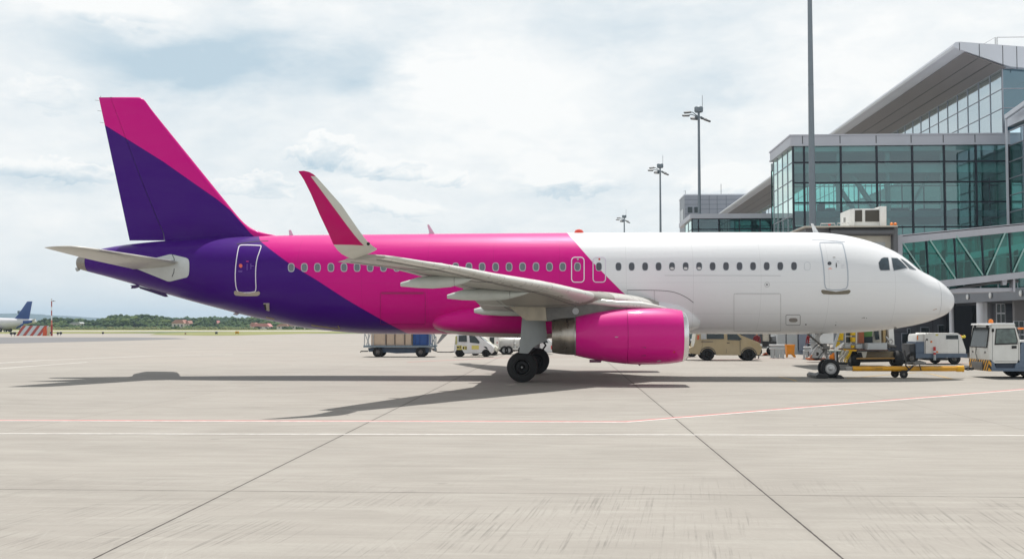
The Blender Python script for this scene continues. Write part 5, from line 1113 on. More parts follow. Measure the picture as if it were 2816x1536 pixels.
slab('headlight', [(2090, 944), (2096, 945), (2097, 951), (2091, 950)], Y - .01, Y + 1.86, mat('headlight_lens', lin(210, 215, 215), .1, coat=1), van)
slab('windscreen', [(2007, 904), (2017, 907.5), (2040, 922.8), (2043, 921.5), (2020, 905), (2009, 902)], Y + .18, Y + 1.67, carglass, van)
# small white service car
Y = 71.7; M_WCAR = mat('white_car_paint', lin(214, 216, 216), .35, coat=.4, var=.04, dirt=.3)
mpv = car('service_car', 'small white service car with yellow side stickers towing the baggage trailer', 'car', Y, 1.5,
    [(1249, 967), (1252, 970)] + arc(1263, 970, 13.5) + [(1277, 972), (1322, 972)] + arc(1336, 971, 13.5) + [(1351, 972), (1356, 967), (1357.5, 956), (1352, 948), (1343, 943), (1332, 938), (1322, 929), (1313, 921), (1300, 917), (1262, 917), (1254, 921), (1250.5, 938), (1248.5, 955)],
    (1263, 1336), .28, [[(1261, 922), (1283, 921), (1284, 939), (1261, 939)], [(1290, 921), (1303, 921.5), (1310, 928), (1319, 939), (1318, 944), (1292, 941)]], 942, .2, M_WCAR)
for k, (a, b, c, d) in enumerate(((1256, 1270, 949, 961), (1272, 1284, 951, 961), (1297, 1317, 949, 960))): sidewin('side_sticker', [(a, c), (b, c), (b, d), (a, d)], Y, 1.5, 9, 0, mat('sticker_yellow', lin(206, 196, 110), .5, var=.15, scale=20), mpv, .008)
for a, b, c, d in ((1257, 1262, 952, 957), (1264, 1267, 950, 958), (1273, 1277, 953, 959), (1280, 1283, 952, 960)): sidewin('sticker_mark', [(a, c), (b, c), (b, d), (a, d)], Y, 1.5, 9, 0, blackm, mpv, .012)
sidewin('headlight', [(1329, 951), (1338, 953), (1343, 960), (1336, 958)], Y, 1.5, 9, 0, carglass, mpv, .01); slab('windscreen', [(1313, 923), (1323, 931), (1333, 939.5), (1336, 938.5), (1324, 927.5), (1315, 920.8)], Y + .16, Y + 1.34, carglass, mpv)
sidewin('window_trim', [(1252, 925), (1257, 922), (1257, 945), (1252, 947)], Y, 1.5, U(1408, 942, Y).z, .2, mat('trim_olive', lin(170, 166, 110), .5), mpv, .004)
rod('tow_hitch', [(1249, 966), (1238, 967.5)], Y + .75, .04, blackm, mpv)
# baggage trailer and what stands on it
Y = 71.2; tr = thing('baggage_trailer', 'blue-grey four wheeled baggage trailer under the pink belly, coupled to the small white car', 'trailer', (XatY(1100, Y), Y + 1, 0)); at(tr.location)
slab('deck', [(999, 949), (1193, 949), (1193, 954.5), (999, 954.5)], Y, Y + 2.0, mat('trailer_blue_grey', lin(112, 128, 140), .5, var=.1, dirt=.3), tr, bev=.02)
slab('chassis', [(1012, 956), (1180, 956), (1178, 969), (1090, 971), (1070, 969), (1014, 966)], Y + .25, Y + 1.75, mat('chassis_blue', lin(58, 76, 96), .55, var=.15, dirt=.4), tr)
for x in (1039, 1157):
    for yy in (Y + .2, Y + 1.8): wheel(tr, (XatY(x, Y + .2), yy, .34), .34, .24, .5, darksteel)
rod('drawbar', [(1190, 962), (1205, 967), (1238, 967.5)], Y + 1.0, .035, blackm, tr); rod('drawbar', [(1012, 965), (993, 965), (991, 968)], Y + 1.0, .04, blackm, tr)
for pts in ([(1002, 950), (1003, 908)], [(1003, 915), (1016, 948)], [(1013, 950), (1013, 908)], [(1020, 912), (1008, 948)], [(1026, 950), (1026, 908)]): rod('end_rail', pts, Y + .1, .035, lightgrey, tr, 6)
for pts in ([(1182, 950), (1181, 908)], [(1190, 955), (1188, 908)], [(1196, 963), (1193, 920), (1186, 910)], [(1186, 948), (1197, 925), (1190, 912)], [(1198, 962), (1199, 925)]): rod('end_rail', pts, Y + .1, .035, MATS['trailer_blue_grey'], tr, 6)
slab('step', [(1186, 957), (1199, 957), (1199, 964), (1190, 964)], Y + .1, Y + .6, darksteel, tr)
at((0, 0, 0)); zd = U(1100, 949, Y).z
M_CRT = mat('crate_cardboard', lin(190, 172, 152), .75, var=.08, scale=3, dirt=.2)
for x0, x1, h_, lab in ((1021, 1062.5, 1.15, 'beige cargo crate at the left end of the baggage trailer'), (1064, 1087, 1.1, 'narrow beige cargo crate second from the left on the baggage trailer'), (1088, 1114, 1.12, 'beige cargo crate third from the left on the baggage trailer'), (1115, 1134, 1.1, 'narrow beige cargo crate touching the blue container')):
    a, b = XatY(x0, Y + .15), XatY(x1, Y + .15); t = thing('cargo_crate', lab, 'crate', ((a + b) / 2, Y + 1, zd), 0, 'crates on the baggage trailer'); at(t.location)
    m = MB(); m.box(a, b, Y + .15, Y + 1.85, zd, zd + h_, .015); m.build('box', M_CRT, t)
    m = MB(); m.box(a - .003, b + .003, Y + .13, Y + 1.87, zd + h_, zd + h_ + .04); m.build('lid', M_CRT, t)
    m = MB(); m.box(b - .06, b - .02, Y + .12, Y + .15, zd + .05, zd + h_ - .1); m.build('latch', darkgrey, t)
a, b = XatY(1136, Y + .1), XatY(1178, Y + .1); t = thing('cargo_container', 'blue cargo container at the right end of the baggage trailer', 'container', ((a + b) / 2, Y + 1, zd)); at(t.location)
m = MB(); m.box(a, b, Y + .15, Y + 1.85, zd, zd + 1.2, .02); bb = m.build('box', mat('container_blue', lin(24, 72, 138), .45, var=.08, dirt=.2), t)
for x in (a + .12, (a + b) / 2 - .08, b - .1): m = MB(); m.box(x, x + .03, Y + .13, Y + .15, zd + .02, zd + 1.18); m.build('rib', mat('container_navy', lin(16, 46, 96), .5), t)
# vehicles further back
Y = 77.6; M_TANK = mat('tank_white', lin(206, 205, 200), .35, .1, coat=.3, var=.05, dirt=.25)
tk = thing('tank_truck', 'white tank truck behind the main landing gear', 'truck', (XatY(1400, Y), Y + 1, 0)); at(tk.location)
P0 = U(1366, 946, Y + 1); sc2 = 1 / (F / (Y + 1)); zc = U(1400, 946, Y + 1).z; x_ = lambda q: XatY(q, Y + 1)
m = MB(); m.lathe([(x_(1366), .01), (x_(1367), .25), (x_(1372), .42), (x_(1380), .5), (x_(1390), .54), (x_(1432), .54), (x_(1440), .5), (x_(1446), .3), (x_(1447), .01)], (0, Y + 1, zc + .02), 'x', 32); m.build('tank', M_TANK, tk, angle=60)
for q in (1414, 1430): m = MB(); m.lathe([(x_(q), .54), (x_(q), .57), (x_(q + 1), .57), (x_(q + 1), .54)], (0, Y + 1, zc + .02), 'x', 32); m.build('tank_band', darkgrey, tk)
slab('chassis', [(1340, 957), (1446, 957), (1446, 961), (1340, 961)], Y + .2, Y + 1.8, gsewhite, tk); slab('underframe', [(1368, 961), (1404, 960), (1400, 968), (1376, 968)], Y + .4, Y + 1.6, blackm, tk)
cb = slab('cab', [(1343, 958), (1341, 944), (1344, 930), (1348, 922), (1372, 922), (1372, 958)], Y, Y + 1.9, gsewhite, tk, bev=.04)
slab('side_window', [(1345, 944), (1347, 927), (1359, 927), (1359, 945)], Y - .02, Y, carglass, cb); slab('hazard_mark', [(1365, 943), (1367, 938), (1369, 943)], Y - .02, Y - .002, red, cb)
for x in (1352, 1387, 1398, 1436):
    for yy in (Y + .2, Y + 1.7): wheel(tk, (XatY(x, Y), yy, .32), .32, .24, .5, lightgrey)
m = MB(); 
for x, y in ((1416, 953), (1416, 944), (1427, 955)): m = MB(); m.ball(U(x, y, Y + .4), .06); m.build('valve_cap', white, tk)
Y = 75.2
c3 = car('parked_car', 'white car half hidden behind the small white service car', 'car', Y, 1.6, [(1296, 968)] + arc(1306, 968, 10) + [(1318, 969), (1346, 969)] + arc(1356, 968, 10) + [(1367, 967), (1368, 957), (1362, 951), (1347, 945), (1338, 932), (1330, 927), (1300, 927), (1294, 945)], (1306, 1356), .26, [[(1316, 930), (1328, 930), (1342, 944), (1316, 945)]], 946, .2, mat('pale_car_paint', lin(216, 214, 200), .35, coat=.4))
Y = 78.0
c4 = car('parked_car', 'white car with a red tail lamp between the main wheels and the engine', 'car', Y, 1.6, [(1428, 967)] + arc(1438, 968, 10) + [(1449, 970), (1480, 970)] + arc(1491.5, 968, 10.5) + [(1503, 970), (1517, 969), (1520, 962), (1520, 948), (1518, 941), (1506, 930), (1470, 928), (1450, 940), (1430, 946), (1426, 956)], (1438, 1491.5), .27, [[(1462, 932), (1482, 931), (1482, 942), (1452, 943)], [(1485, 931), (1502, 932), (1508, 942), (1485, 942)]], 944, .2, M_WCAR)
sidewin('tail_light', [(1515, 950), (1520.4, 949), (1520.4, 961), (1515, 959)], Y, 1.6, 9, 0, red, c4, .01)
Y = 72.5; tg = thing('baggage_tractor', 'black and white baggage tractor half hidden between the engine and the beige van', 'tractor', (XatY(1890, Y), Y + .7, 0)); at(tg.location)
slab('body', [(1868, 968), (1914, 968), (1914, 945), (1900, 938), (1884, 940), (1866, 945)], Y, Y + 1.3, darkgrey, tg, bev=.03); slab('bonnet', [(1899, 933), (1914, 932), (1914, 938), (1899, 938)], Y + .1, Y + 1.2, white, tg, bev=.02)
rod('roll_bar', [(1884, 940), (1884, 914), (1896, 914), (1897, 938)], Y + .2, .05, blackm, tg); slab('seat', [(1884, 940), (1884, 925), (1888, 925), (1890, 940)], Y + .4, Y + .9, black, tg)
slab('radiator', [(1894, 947), (1910, 947), (1910, 953), (1894, 953)], Y - .02, Y, black, tg)
for x in (1876, 1904):
    for yy in (Y + .1, Y + 1.2): wheel(tg, (XatY(x, Y), yy, .3), .3, .2, .5, darksteel)
Y = 76; ld = thing('cargo_cart', 'dark framed cart carrying a white box right of the beige van', 'cart', (XatY(2105, Y), Y + .8, 0)); at(ld.location)
slab('chassis', [(2074, 940), (2136, 938), (2136, 952), (2074, 952)], Y, Y + 1.4, blackm, ld, bev=.03); slab('upright', [(2088, 902), (2096, 902), (2096, 940), (2088, 940)], Y, Y + .4, darkgrey, ld); slab('upright', [(2116, 902), (2119, 902), (2119, 940), (2116, 940)], Y, Y + .2, blackm, ld)
slab('box', [(2097, 902), (2116, 902), (2116, 938), (2097, 938)], Y + .1, Y + 1.3, M_CREAM, ld, bev=.02); slab('machine_cover', [(2122, 940), (2122, 925), (2134, 922), (2136, 940)], Y + .2, Y + 1.2, midgrey, ld, bev=.04)
for x in (2084, 2128):
    for yy in (Y + .1, Y + 1.3): wheel(ld, (XatY(x, Y), yy, .3), .3, .2, .5, darksteel)
# person in a red jacket behind the van
def person(x, Y, label, top, legs, face=0):
    t = thing('person', label, 'person', (x, Y, 0), face); at((0, 0, 0))
    V = [((0, 0, .95), .13), ((0, 0, 1.12), .13), ((0, 0, 1.32), .16), ((0, 0, 1.47), .07), ((0, .01, 1.55), .06), ((0, .01, 1.64), .095), ((0, 0, 1.72), .075),
         ((.17, 0, 1.42), .06), ((.24, .02, 1.15), .047), ((.22, .12, .92), .035), ((.21, .16, .84), .035), ((-.17, 0, 1.42), .06), ((-.24, .02, 1.15), .047), ((-.22, .1, .92), .035), ((-.21, .13, .84), .035),
         ((.1, 0, .88), .095), ((.11, .02, .5), .065), ((.11, 0, .1), .045), ((.11, .14, .05), .04), ((-.1, 0, .88), .095), ((-.11, .03, .5), .065), ((-.11, -.02, .1), .045), ((-.11, .12, .05), .04)]
    E = [(0, 1), (1, 2), (2, 3), (3, 4), (4, 5), (5, 6), (2, 7), (7, 8), (8, 9), (9, 10), (2, 11), (11, 12), (12, 13), (13, 14), (0, 15), (15, 16), (16, 17), (17, 18), (0, 19), (19, 20), (20, 21), (21, 22)]
    me = bpy.data.meshes.new('body'); me.from_pydata([v[0] for v in V], E, []); o = bpy.data.objects.new('body', me); sc.collection.objects.link(o); o.parent = t
    sk = o.modifiers.new('skin', 'SKIN'); 
    for i, v in enumerate(V): o.data.skin_vertices[0].data[i].radius = (v[1], v[1] * .8)
    o.data.skin_vertices[0].data[0].use_root = True
    o.modifiers.new('sub', 'SUBSURF').levels = 2; o.modifiers['sub'].render_levels = 2
    mm = bpy.data.materials.new('person_' + label[:6]); mm.use_nodes = True; n_ = NT(mm.node_tree); z = n_.xyz(n_.new('ShaderNodeTexCoord').outputs['Object'])[2]
    c = n_.mix(n_.m('GREATER_THAN', z, .93), legs, top); c = n_.mix(n_.m('GREATER_THAN', z, 1.5), c, (.42, .25, .18, 1)); n_.l.new(c, n_.n['Principled BSDF'].inputs['Base Color']); n_.n['Principled BSDF'].inputs['Roughness'].default_value = .8
    me.materials.append(mm)
    m = MB(); m.ball((0, -.015, 1.67), .112, .95, 1, 1, 2); m.build('hair', mat('dark_hair', (.02, .015, .012), .8), t)
    for s_ in (-1, 1):
        for q in range(4): m = MB(); m.tube([(s_ * .21 + (q - 1.5) * .018, .17, .8), (s_ * .21 + (q - 1.5) * .02, .19, .75), (s_ * .21 + (q - 1.5) * .018, .21, .71)], .009, 6); m.build('finger', mat('skin_tone', (.42, .25, .18), .6), t)
    return t
person(XatY(2081, 68.5), 68.5, 'person in a red jacket standing beyond the bonnet of the beige van', lin(116, 34, 42), lin(40, 44, 60), 2.6)
person(XatY(2226, 72), 72, 'person in dark red work clothes by the pale cabinets', lin(130, 16, 26), lin(30, 32, 46), .4)
# stands and small equipment below the nose section
M_STD = mat('stand_white', lin(206, 210, 212), .4, .2, var=.06, dirt=.15)
for k, (Y, x0, x1, yt, legs_, gy, lab) in enumerate(((70.0, 2118, 2157, 947, (2127, 2140, 2153), 984, 'white railed roller stand beside the orange cart'), (67.2, 2212, 2252, 953, (2218, 2246), 987, 'white railed roller stand directly behind the nose gear'))):
    t = thing('roller_stand', lab, 'stand', (XatY((x0 + x1) / 2, Y), Y + .4, 0), 0, 'railed stands below the nose'); at(t.location)
    rod('rail', [(x0 - 3, yt + 1.3), (x1, yt + 1.3)], Y, .045, M_STD, t); rod('rail', [(x0 - 3, yt + 10.5), (x1, yt + 10.5)], Y, .045, M_STD, t); rod('rail', [(x0 - 3, yt + 1.3), (x1, yt + 1.3)], Y + .8, .045, M_STD, t)
    slab('side_panel', [(x0, yt + 2), (x1, yt + 2), (x1, yt + 10), (x0, yt + 10)], Y + .02, Y + .06, lightgrey, t)
    for x in legs_:
        for yy in (Y + .05, Y + .75): m = MB(); X = XatY(x, Y); m.box(X - .06, X + .06, yy - .05, yy + .05, 0, U(x, yt + 9, Y).z); m.box(X - .12, X + .12, yy - .1, yy + .1, 0, .04); m.build('leg', lightgrey, t)
Y = 71; t = thing('tool_cart', 'orange upright cart on splayed feet against the pale cabinets', 'cart', (XatY(2175, Y), Y + .3, 0)); at(t.location); M_OC = mat('orange_cart_paint', lin(226, 140, 20), .5, var=.12, dirt=.2)
slab('bin', [(2163, 948), (2186, 948), (2185, 974), (2165, 974)], Y, Y + .6, M_OC, t, bev=.02); slab('rim', [(2161.5, 947), (2187, 947), (2187, 950), (2161.5, 950)], Y - .03, Y + .63, M_OC, t, bev=.01)
slab('foot', [(2162, 972), (2168, 975), (2166, 982), (2162, 982)], Y, Y + .1, M_OC, t); slab('foot', [(2174, 972), (2186, 974), (2189, 982), (2184, 982)], Y, Y + .1, M_OC, t)
slab('foot', [(2162, 972), (2168, 975), (2166, 979), (2162, 979)], Y + .5, Y + .6, M_OC, t); slab('foot', [(2174, 972), (2186, 974), (2189, 979), (2184, 979)], Y + .5, Y + .6, M_OC, t)
at((0, 0, 0)); Y = 70.5; m = MB(); m.tube([G(2098, 978), G(2104, 976), G(2112, 974.5), G(2122, 974)], [.03, .09, .1, .04], 8)
for v in m.bm.verts: v.co.z += .09
tag(m.build('orange_hose', mat('hose_orange', lin(210, 96, 40), .7, var=.2)), 'orange hose lying on the concrete by the beige van', 'hose')
Y = 62.5; t = thing('hose_reel_unit', 'grey hose reel machine close behind the nose wheel', 'ground equipment', (XatY(2246, Y), Y + .4, 0)); at(t.location)
c = U(2244, 972, Y + .3); m = MB(); m.lathe([(-.3, .1), (-.3, .36), (-.26, .36), (-.25, .27), (.25, .27), (.26, .36), (.3, .36), (.3, .1)], c, 'y', 28); m.build('reel', lightgrey, t)
for r_ in (.29, .32, .345): m = MB(); m.lathe([(-.24, r_ - .02), (-.2, r_), (.2, r_), (.24, r_ - .02)], c, 'y', 28); m.build('wound_hose', midgrey, t)
slab('base_frame', [(2222, 984), (2272, 984), (2270, 990), (2226, 990)], Y, Y + .8, mat('frame_rust', lin(176, 92, 40), .6, var=.2), t); slab('pump_block', [(2250, 952), (2268, 950), (2270, 968), (2256, 970)], Y + .1, Y + .6, darksteel, t, bev=.05)
rod('pipe', [(2228, 986), (2238, 962), (2250, 950), (2262, 952), (2270, 966), (2266, 984)], Y - .02, .04, steel, t); rod('pipe', [(2234, 960), (2246, 946), (2262, 944), (2274, 958), (2276, 980)], Y + .1, .045, darksteel, t); rod('pipe', [(2226, 988), (2233, 975)], Y - .1, .03, mat('frame_rust', (0, 0, 0)), t)
m = MB(); m.ball(U(2270, 961, Y - .05), .045); m.build('gauge', white, t); m = MB(); m.ball(U(2271, 975, Y - .05), .045); m.build('gauge', white, t)
Y = 66.6; t = thing('grey_post', 'pale ribbed post standing at the end of the cabinets behind the nose gear', 'post', (XatY(2237, Y), Y, 0)); at((0, 0, 0))
m = MB(); m.lathe([(0, .16), (1.0, .16), (1.0, .3), (1.06, .3), (1.06, .16), (1.14, .16), (1.14, .28), (1.2, .28), (1.2, .15), (1.28, .15), (1.28, .26), (1.33, .26), (1.33, .1), (2.3, .1)], (0, 0, 0), 'z', 20); m.build('shaft', lightgrey, t)
m = MB(); m.lathe([(2.3, .14), (2.45, .14), (2.46, .01)], (0, 0, 0), 'z', 20); m.build('cap', M_STD, t)

# ground power unit
Y = 59.3; gp = thing('ground_power_unit', 'white and blue-grey wheeled ground power unit beneath the boarding bridge', 'ground power unit', (XatY(2585, Y), Y + .9, 0)); at(gp.location)
slab('housing', [(2543, 972), (2543, 918), (2548, 917), (2552, 914.5), (2634, 915.5), (2640, 919), (2644, 926), (2657, 962), (2657, 972)], Y, Y + 1.75, gsewhite, gp, bev=.05)
slab('front_panel', [(2520, 972), (2520, 925), (2523, 918), (2543, 917), (2543, 972)], Y + .15, Y + 1.6, gsewhite, gp, bev=.03); slab('front_lower_panel', [(2519, 982), (2519, 939), (2543.5, 939), (2543.5, 982)], Y + .08, Y + 1.68, slate, gp)
slab('chassis', [(2519, 972), (2660, 972), (2660, 982), (2544, 984), (2519, 984)], Y - .03, Y + 1.78, slate, gp)
m = MB(); slab('window_panel', [(2602, 921), (2635, 921), (2636, 932), (2602, 932)], Y - .02, Y + .02, carglass, gp); slab('window_panel', [(2600.5, 919.5), (2637, 919.5), (2637.5, 933.5), (2600.5, 933.5)], Y - .012, Y + .02, white, gp)
for x in (2636, 2544.5): slab('panel_seam', [(x, 934), (x + 1, 934), (x + 1, 971), (x, 971)], Y - .008, Y + .02, darkgrey, gp)
slab('yellow_label', [(2573, 918), (2580, 918), (2580, 922.5), (2573, 922.5)], Y - .01, Y + .01, mat('label_yellow', lin(214, 206, 110), .5), gp); slab('warning_label', [(2522, 922), (2525, 922), (2525, 934), (2522, 934)], Y + .13, Y + .16, orange, gp)
for x, y, ma in ((2549, 933, blackm), (2561, 939, orange), (2577, 967, orange)): m = MB(); q = U(x, y, Y); m.lathe([(-.05, .01), (-.04, .05), (0, .055)], q, 'y', 14); m.build('cable_plug', ma, gp)
m = MB(); q = U(2570.5, 990, Y - .15); q2 = U(2570.5, 953, Y - .15)
for k in range(7): m = MB(); a = lerp(q.z, q2.z, k / 7); m.lathe([(a, .07), (lerp(q.z, q2.z, (k + 1) / 7), .07)], (q.x, Y - .15, 0), 'z', 12, cap=True); m.build('marker_post', [lightgrey, lightgrey, lightgrey, red, M_STD, red, red][k], gp)
for x, y, ma in ((2641, 924, orange), (2646, 926, mat('lamp_yellow', lin(235, 215, 60), .3)), (2652, 925, MATS['lamp_yellow'])): m = MB(); m.ball(U(x, y, Y + .3), .08); m.build('marker_lamp', ma, gp)
slab('tow_box', [(2500, 945), (2518, 944), (2518, 986), (2503, 990)], Y + .2, Y + 1.5, darkgrey, gp, bev=.02)
for x, yy in ((2596, Y + 1.5), (2625, Y + .15), (2508, Y + .15), (2508, Y + 1.6)): wheel(gp, (XatY(x, Y), yy, .33), .33, .26, .5, darksteel)
slab('mudguard', [(2544, 984), (2612, 984), (2612, 990), (2550, 990)], Y + .1, Y + 1.6, blackm, gp)

# tow tractor
Y = 43.7; tw = thing('tow_tractor', 'white cab tow tractor with slate chassis and orange beacon at the right edge', 'tow tractor', (XatY(2850, Y), Y + 1, 0)); at(tw.location)
M_TW = mat('tractor_white', lin(216, 217, 214), .38, coat=.3, var=.05, scale=2, dirt=.3, dirtcol=(.3, .2, .1, 1))
xn = XatY(2719, Y)
slab('cab', [(2719, 997), (2719, 990), (2718, 954), (2727, 899), (2728, 892), (2733, 890), (2788, 890), (2794, 899), (2805.5, 936), (2805.5, 998), (2737, 998)], Y, Y + 2.0, M_TW, tw, bev=.03)
slab('cab_roof', [(2724, 893), (2726, 888.5), (2789, 887.5), (2793, 893)], Y - .05, Y + 2.05, white, tw, bev=.02)
P = pp([(2717.2, 954), (2725.8, 902.5)], Y); a_, b_ = P
m = MB(); m.quad([Vector((a_[0] - .012, Y + .12, a_[1])), Vector((a_[0] - .012, Y + 1.88, a_[1])), Vector((b_[0] - .012, Y + 1.8, b_[1])), Vector((b_[0] - .012, Y + .2, b_[1]))]); m.loft([[Vector((a_[0] - .012, Y + .12, a_[1])), Vector((a_[0] - .012, Y + 1.88, a_[1]))], [Vector((a_[0] + .02, Y + .12, a_[1])), Vector((a_[0] + .02, Y + 1.88, a_[1]))]], False, False)
m.build('windscreen', carglass, tw)
m = MB(); m.tube([Vector((a_[0] - .02, Y + .1, a_[1] - .01)), Vector((a_[0] - .02, Y + 1.9, a_[1] - .01)), Vector((b_[0] - .02, Y + 1.82, b_[1] + .02)), Vector((b_[0] - .02, Y + .18, b_[1] + .02)), Vector((a_[0] - .02, Y + .1, a_[1] - .01))], .022, 6); m.build('windscreen_seal', black, tw)
G_CAB = glassmat('cab_glass', (.38, .47, .44, 1), .12, .02)
slab('side_window', [(2735, 948), (2738.5, 903), (2791, 901.5), (2799, 935), (2798.5, 946)], Y - .012, Y - .002, mat('window_seal', (.012, .012, .013), .4), tw, bev=0)
slab('side_window', [(2738, 943.5), (2741, 905), (2789, 904), (2796, 935), (2795.5, 942)], Y - .02, Y - .013, mat('cab_pane', (.07, .105, .095), .06, coat=1, var=.7, scale=3), tw)
slab('door_handle', [(2783, 950), (2796, 950), (2796, 957.5), (2783, 957.5)], Y - .03, Y, black, tw, bev=.006)
for pts in ([(2730, 902), (2730.7, 902), (2729.2, 990), (2728.4, 990)], [(2737, 992), (2801, 992), (2801, 992.8), (2737, 992.8)], [(2801.5, 940), (2802.3, 940), (2802, 992), (2801.2, 992)]): slab('door_seam', pts, Y - .006, Y + .01, darkgrey, tw)
slab('mirror', [(2728.5, 903), (2734, 903), (2734, 912), (2728.5, 912)], Y - .12, Y - .06, black, tw, bev=.005)
slab('chassis', [(2719.5, 1020), (2719.5, 991), (2728, 991), (2735, 998), (2738, 1012), (3010, 1012), (3010, 1021)], Y - .04, Y + 2.04, slate, tw, bev=.01)
slab('step_recess', [(2738, 998), (2790, 998), (2790, 1012), (2738, 1012)], Y + .1, Y + 1.9, mat('recess_blue', lin(52, 62, 78), .6), tw)
slab('rear_body', [(2806, 997), (2806, 950), (2812, 940), (2990, 940), (3010, 960), (3010, 1012), (2790, 1012), (2800, 985)], Y, Y + 2.0, slate, tw, bev=.02)
slab('rear_deck', [(2806, 940), (2808, 935), (2990, 936), (2990, 941)], Y - .02, Y + 2.02, white, tw, bev=.01)
M_HAZ = bpy.data.materials.new('hazard_stripes'); M_HAZ.use_nodes = True; t_ = NT(M_HAZ.node_tree); q = t_.xyz(t_.new('ShaderNodeTexCoord').outputs['Object'])
st = t_.m('GREATER_THAN', t_.m('FRACT', t_.m('MULTIPLY', t_.m('ADD', t_.m('ADD', q[1], q[0]), t_.m('MULTIPLY', q[2], .8)), 4.2)), .5); t_.l.new(t_.mix(st, (.02, .02, .02, 1), lin(214, 156, 40)), t_.n['Principled BSDF'].inputs['Base Color'])
b0, b1 = U(2719, 1020, Y).z, U(2719, 989, Y).z
m = MB(); m.box(xn - .05, xn + .06, Y - .05, Y + 2.05, b0, b1, .01); m.build('hazard_bumper', M_HAZ, tw)
for yy in (Y + .25, Y + 1.55):
    m = MB(); m.box(xn - .03, xn + .01, yy, yy + .2, U(2719, 972, Y).z, U(2719, 957, Y).z, .01); m.build('headlight', mat('headlight_dark', (.05, .05, .06), .1, coat=1), tw)
m = MB(); m.box(xn - .12, xn - .04, Y + .5, Y + 1.6, b0 + .02, b1 - .1, .02); m.tube([(xn - .1, Y + .9, b0 + .3), (xn - .12, Y + 1.1, b1 + .25), (xn - .02, Y + 1.3, b1 + .5)], .02, 6); m.build('hitch_plate', darksteel, tw)
m = MB(); q = U(2718, 882, Y + 1.0); m.lathe([(0, .09), (.1, .095), (.16, .07), (.18, .01)], (q.x + .1, Y + 1.0, U(2720, 890, Y).z + .02), 'z', 16); m.build('beacon', orange, tw)
for yy in (Y + .2, Y + 1.5): m = MB(); m.ball((XatY(2724, Y) - .05, yy, U(2724, 897, Y).z), .06); m.build('work_lamp', black, tw)
slab('side_marker', [(2804, 900), (2815, 900), (2815, 905), (2804, 905)], Y + 1.9, Y + 2.1, orange, tw); rod('marker_stalk', [(2806, 936), (2806, 903)], Y + 2.0, .02, darkgrey, tw)
for x in (2835, 2960):
    for yy in (Y + .2, Y + 1.8): wheel(tw, (XatY(x, Y), yy, .46), .46, .34, .5, darksteel)

# towbar
Y = 44.1; tb = thing('towbar', 'long yellow towbar between the nose wheel and the tow tractor', 'towbar', (XatY(2480, Y), Y, 0)); at(tb.location)
m = MB(); m.tube([U(2344, 1013, Y), U(2648, 1013, Y)], .105, 20); m.build('tube', mat('towbar_yellow', lin(222, 160, 24), .42, coat=.2, var=.12, scale=3, stretch=(.4, 1, 1), dirt=.45), tb)
m = MB(); m.tube([U(2630, 1013, Y), U(2646, 1013, Y)], .125, 20); m.tube([U(2646, 1013, Y), U(2649, 1013, Y)], .135, 20); m.build('end_sleeve', yellow, tb)
for y in (1009, 1013, 1017): rod('head_finger', [(2312, 1012), (2328, y), (2344, y)], Y, .03, steel, tb, 6)
slab('head', [(2306, 1009), (2326, 1009), (2328, 1018), (2306, 1018)], Y - .15, Y + .15, darksteel, tb, bev=.01)
rod('eye_shank', [(2649, 1013), (2662, 1010), (2676, 1013)], Y, .035, blackm, tb); rod('eye_shank', [(2649, 1013), (2662, 1016), (2676, 1013)], Y, .03, blackm, tb)
m = MB(); m.ball(U(2672, 1013, Y), .08, 1.4, .6, .8); m.build('coupling_eye', blackm, tb)
for x, yy in ((2459, Y + .35), (2483, Y - .3)): wheel(tb, (XatY(x, yy), yy, .165), .165, .09, .4, darksteel)
rod('wheel_arm', [(2483, 1026), (2497, 1018), (2506, 1010), (2512, 1004)], Y - .2, .035, blackm, tb); rod('wheel_arm', [(2459, 1026), (2480, 1020), (2504, 1006)], Y + .25, .03, blackm, tb)
rod('lever', [(2487, 962), (2491, 985), (2491, 1005), (2500, 1014)], Y - .2, .028, blackm, tb, 6); rod('jack_rod', [(2490, 997), (2515, 996), (2535, 994)], Y - .2, .03, darksteel, tb)
slab('jack_pump', [(2512, 996), (2530, 990), (2548, 996), (2548, 1002), (2530, 1000), (2516, 1004)], Y - .28, Y - .12, darksteel, tb, bev=.02); rod('jack_rod', [(2528, 1000), (2533, 1018)], Y - .2, .02, blackm, tb, 6)
slab('data_plate', [(2408, 1010), (2427, 1010), (2427, 1016), (2408, 1016)], Y - .112, Y - .1, mat('plate_worn', lin(190, 140, 40), .5), tb)
at((0, 0, 0))
# ================================================================== FAR AIRFIELD
Y = 330.0; fa = thing('distant_airliner', 'distant white airliner with a dark blue tail at the left picture edge', 'airliner', (XatY(-60, Y), Y, 0)); at(fa.location)
M_FW = mat('distant_white', lin(214, 214, 220), .35, coat=.4, var=.05, scale=.5); M_NAVY = mat('distant_navy', lin(4, 64, 146), .4, coat=.4)
rings = []
for x, yt, yb in ((100, 882, 886), (96, 877, 888), (85, 876.5, 890), (70, 876, 894), (50, 875, 899), (25, 874, 904), (-10, 873, 908), (-60, 873, 910), (-200, 873, 910), (-260, 874, 909), (-290, 880, 906), (-305, 890, 900)):
    A, B = U(x, yt, Y), U(x, yb, Y); zc, hh = (A.z + B.z) / 2, (A.z - B.z) / 2; rings.append([Vector((A.x, Y + hh * .95 * math.sin(a), zc + hh * math.cos(a))) for a in [2 * math.pi * k / 24 for k in range(24)]])
m = MB(); m.loft(rings); m.build('fuselage', M_FW, fa, angle=60)
slab('vertical_fin', [(39, 876), (50, 864), (74.5, 828.5), (88, 828), (84, 850), (79, 878)], Y - .15, Y + .15, M_NAVY, fa, bev=.05)
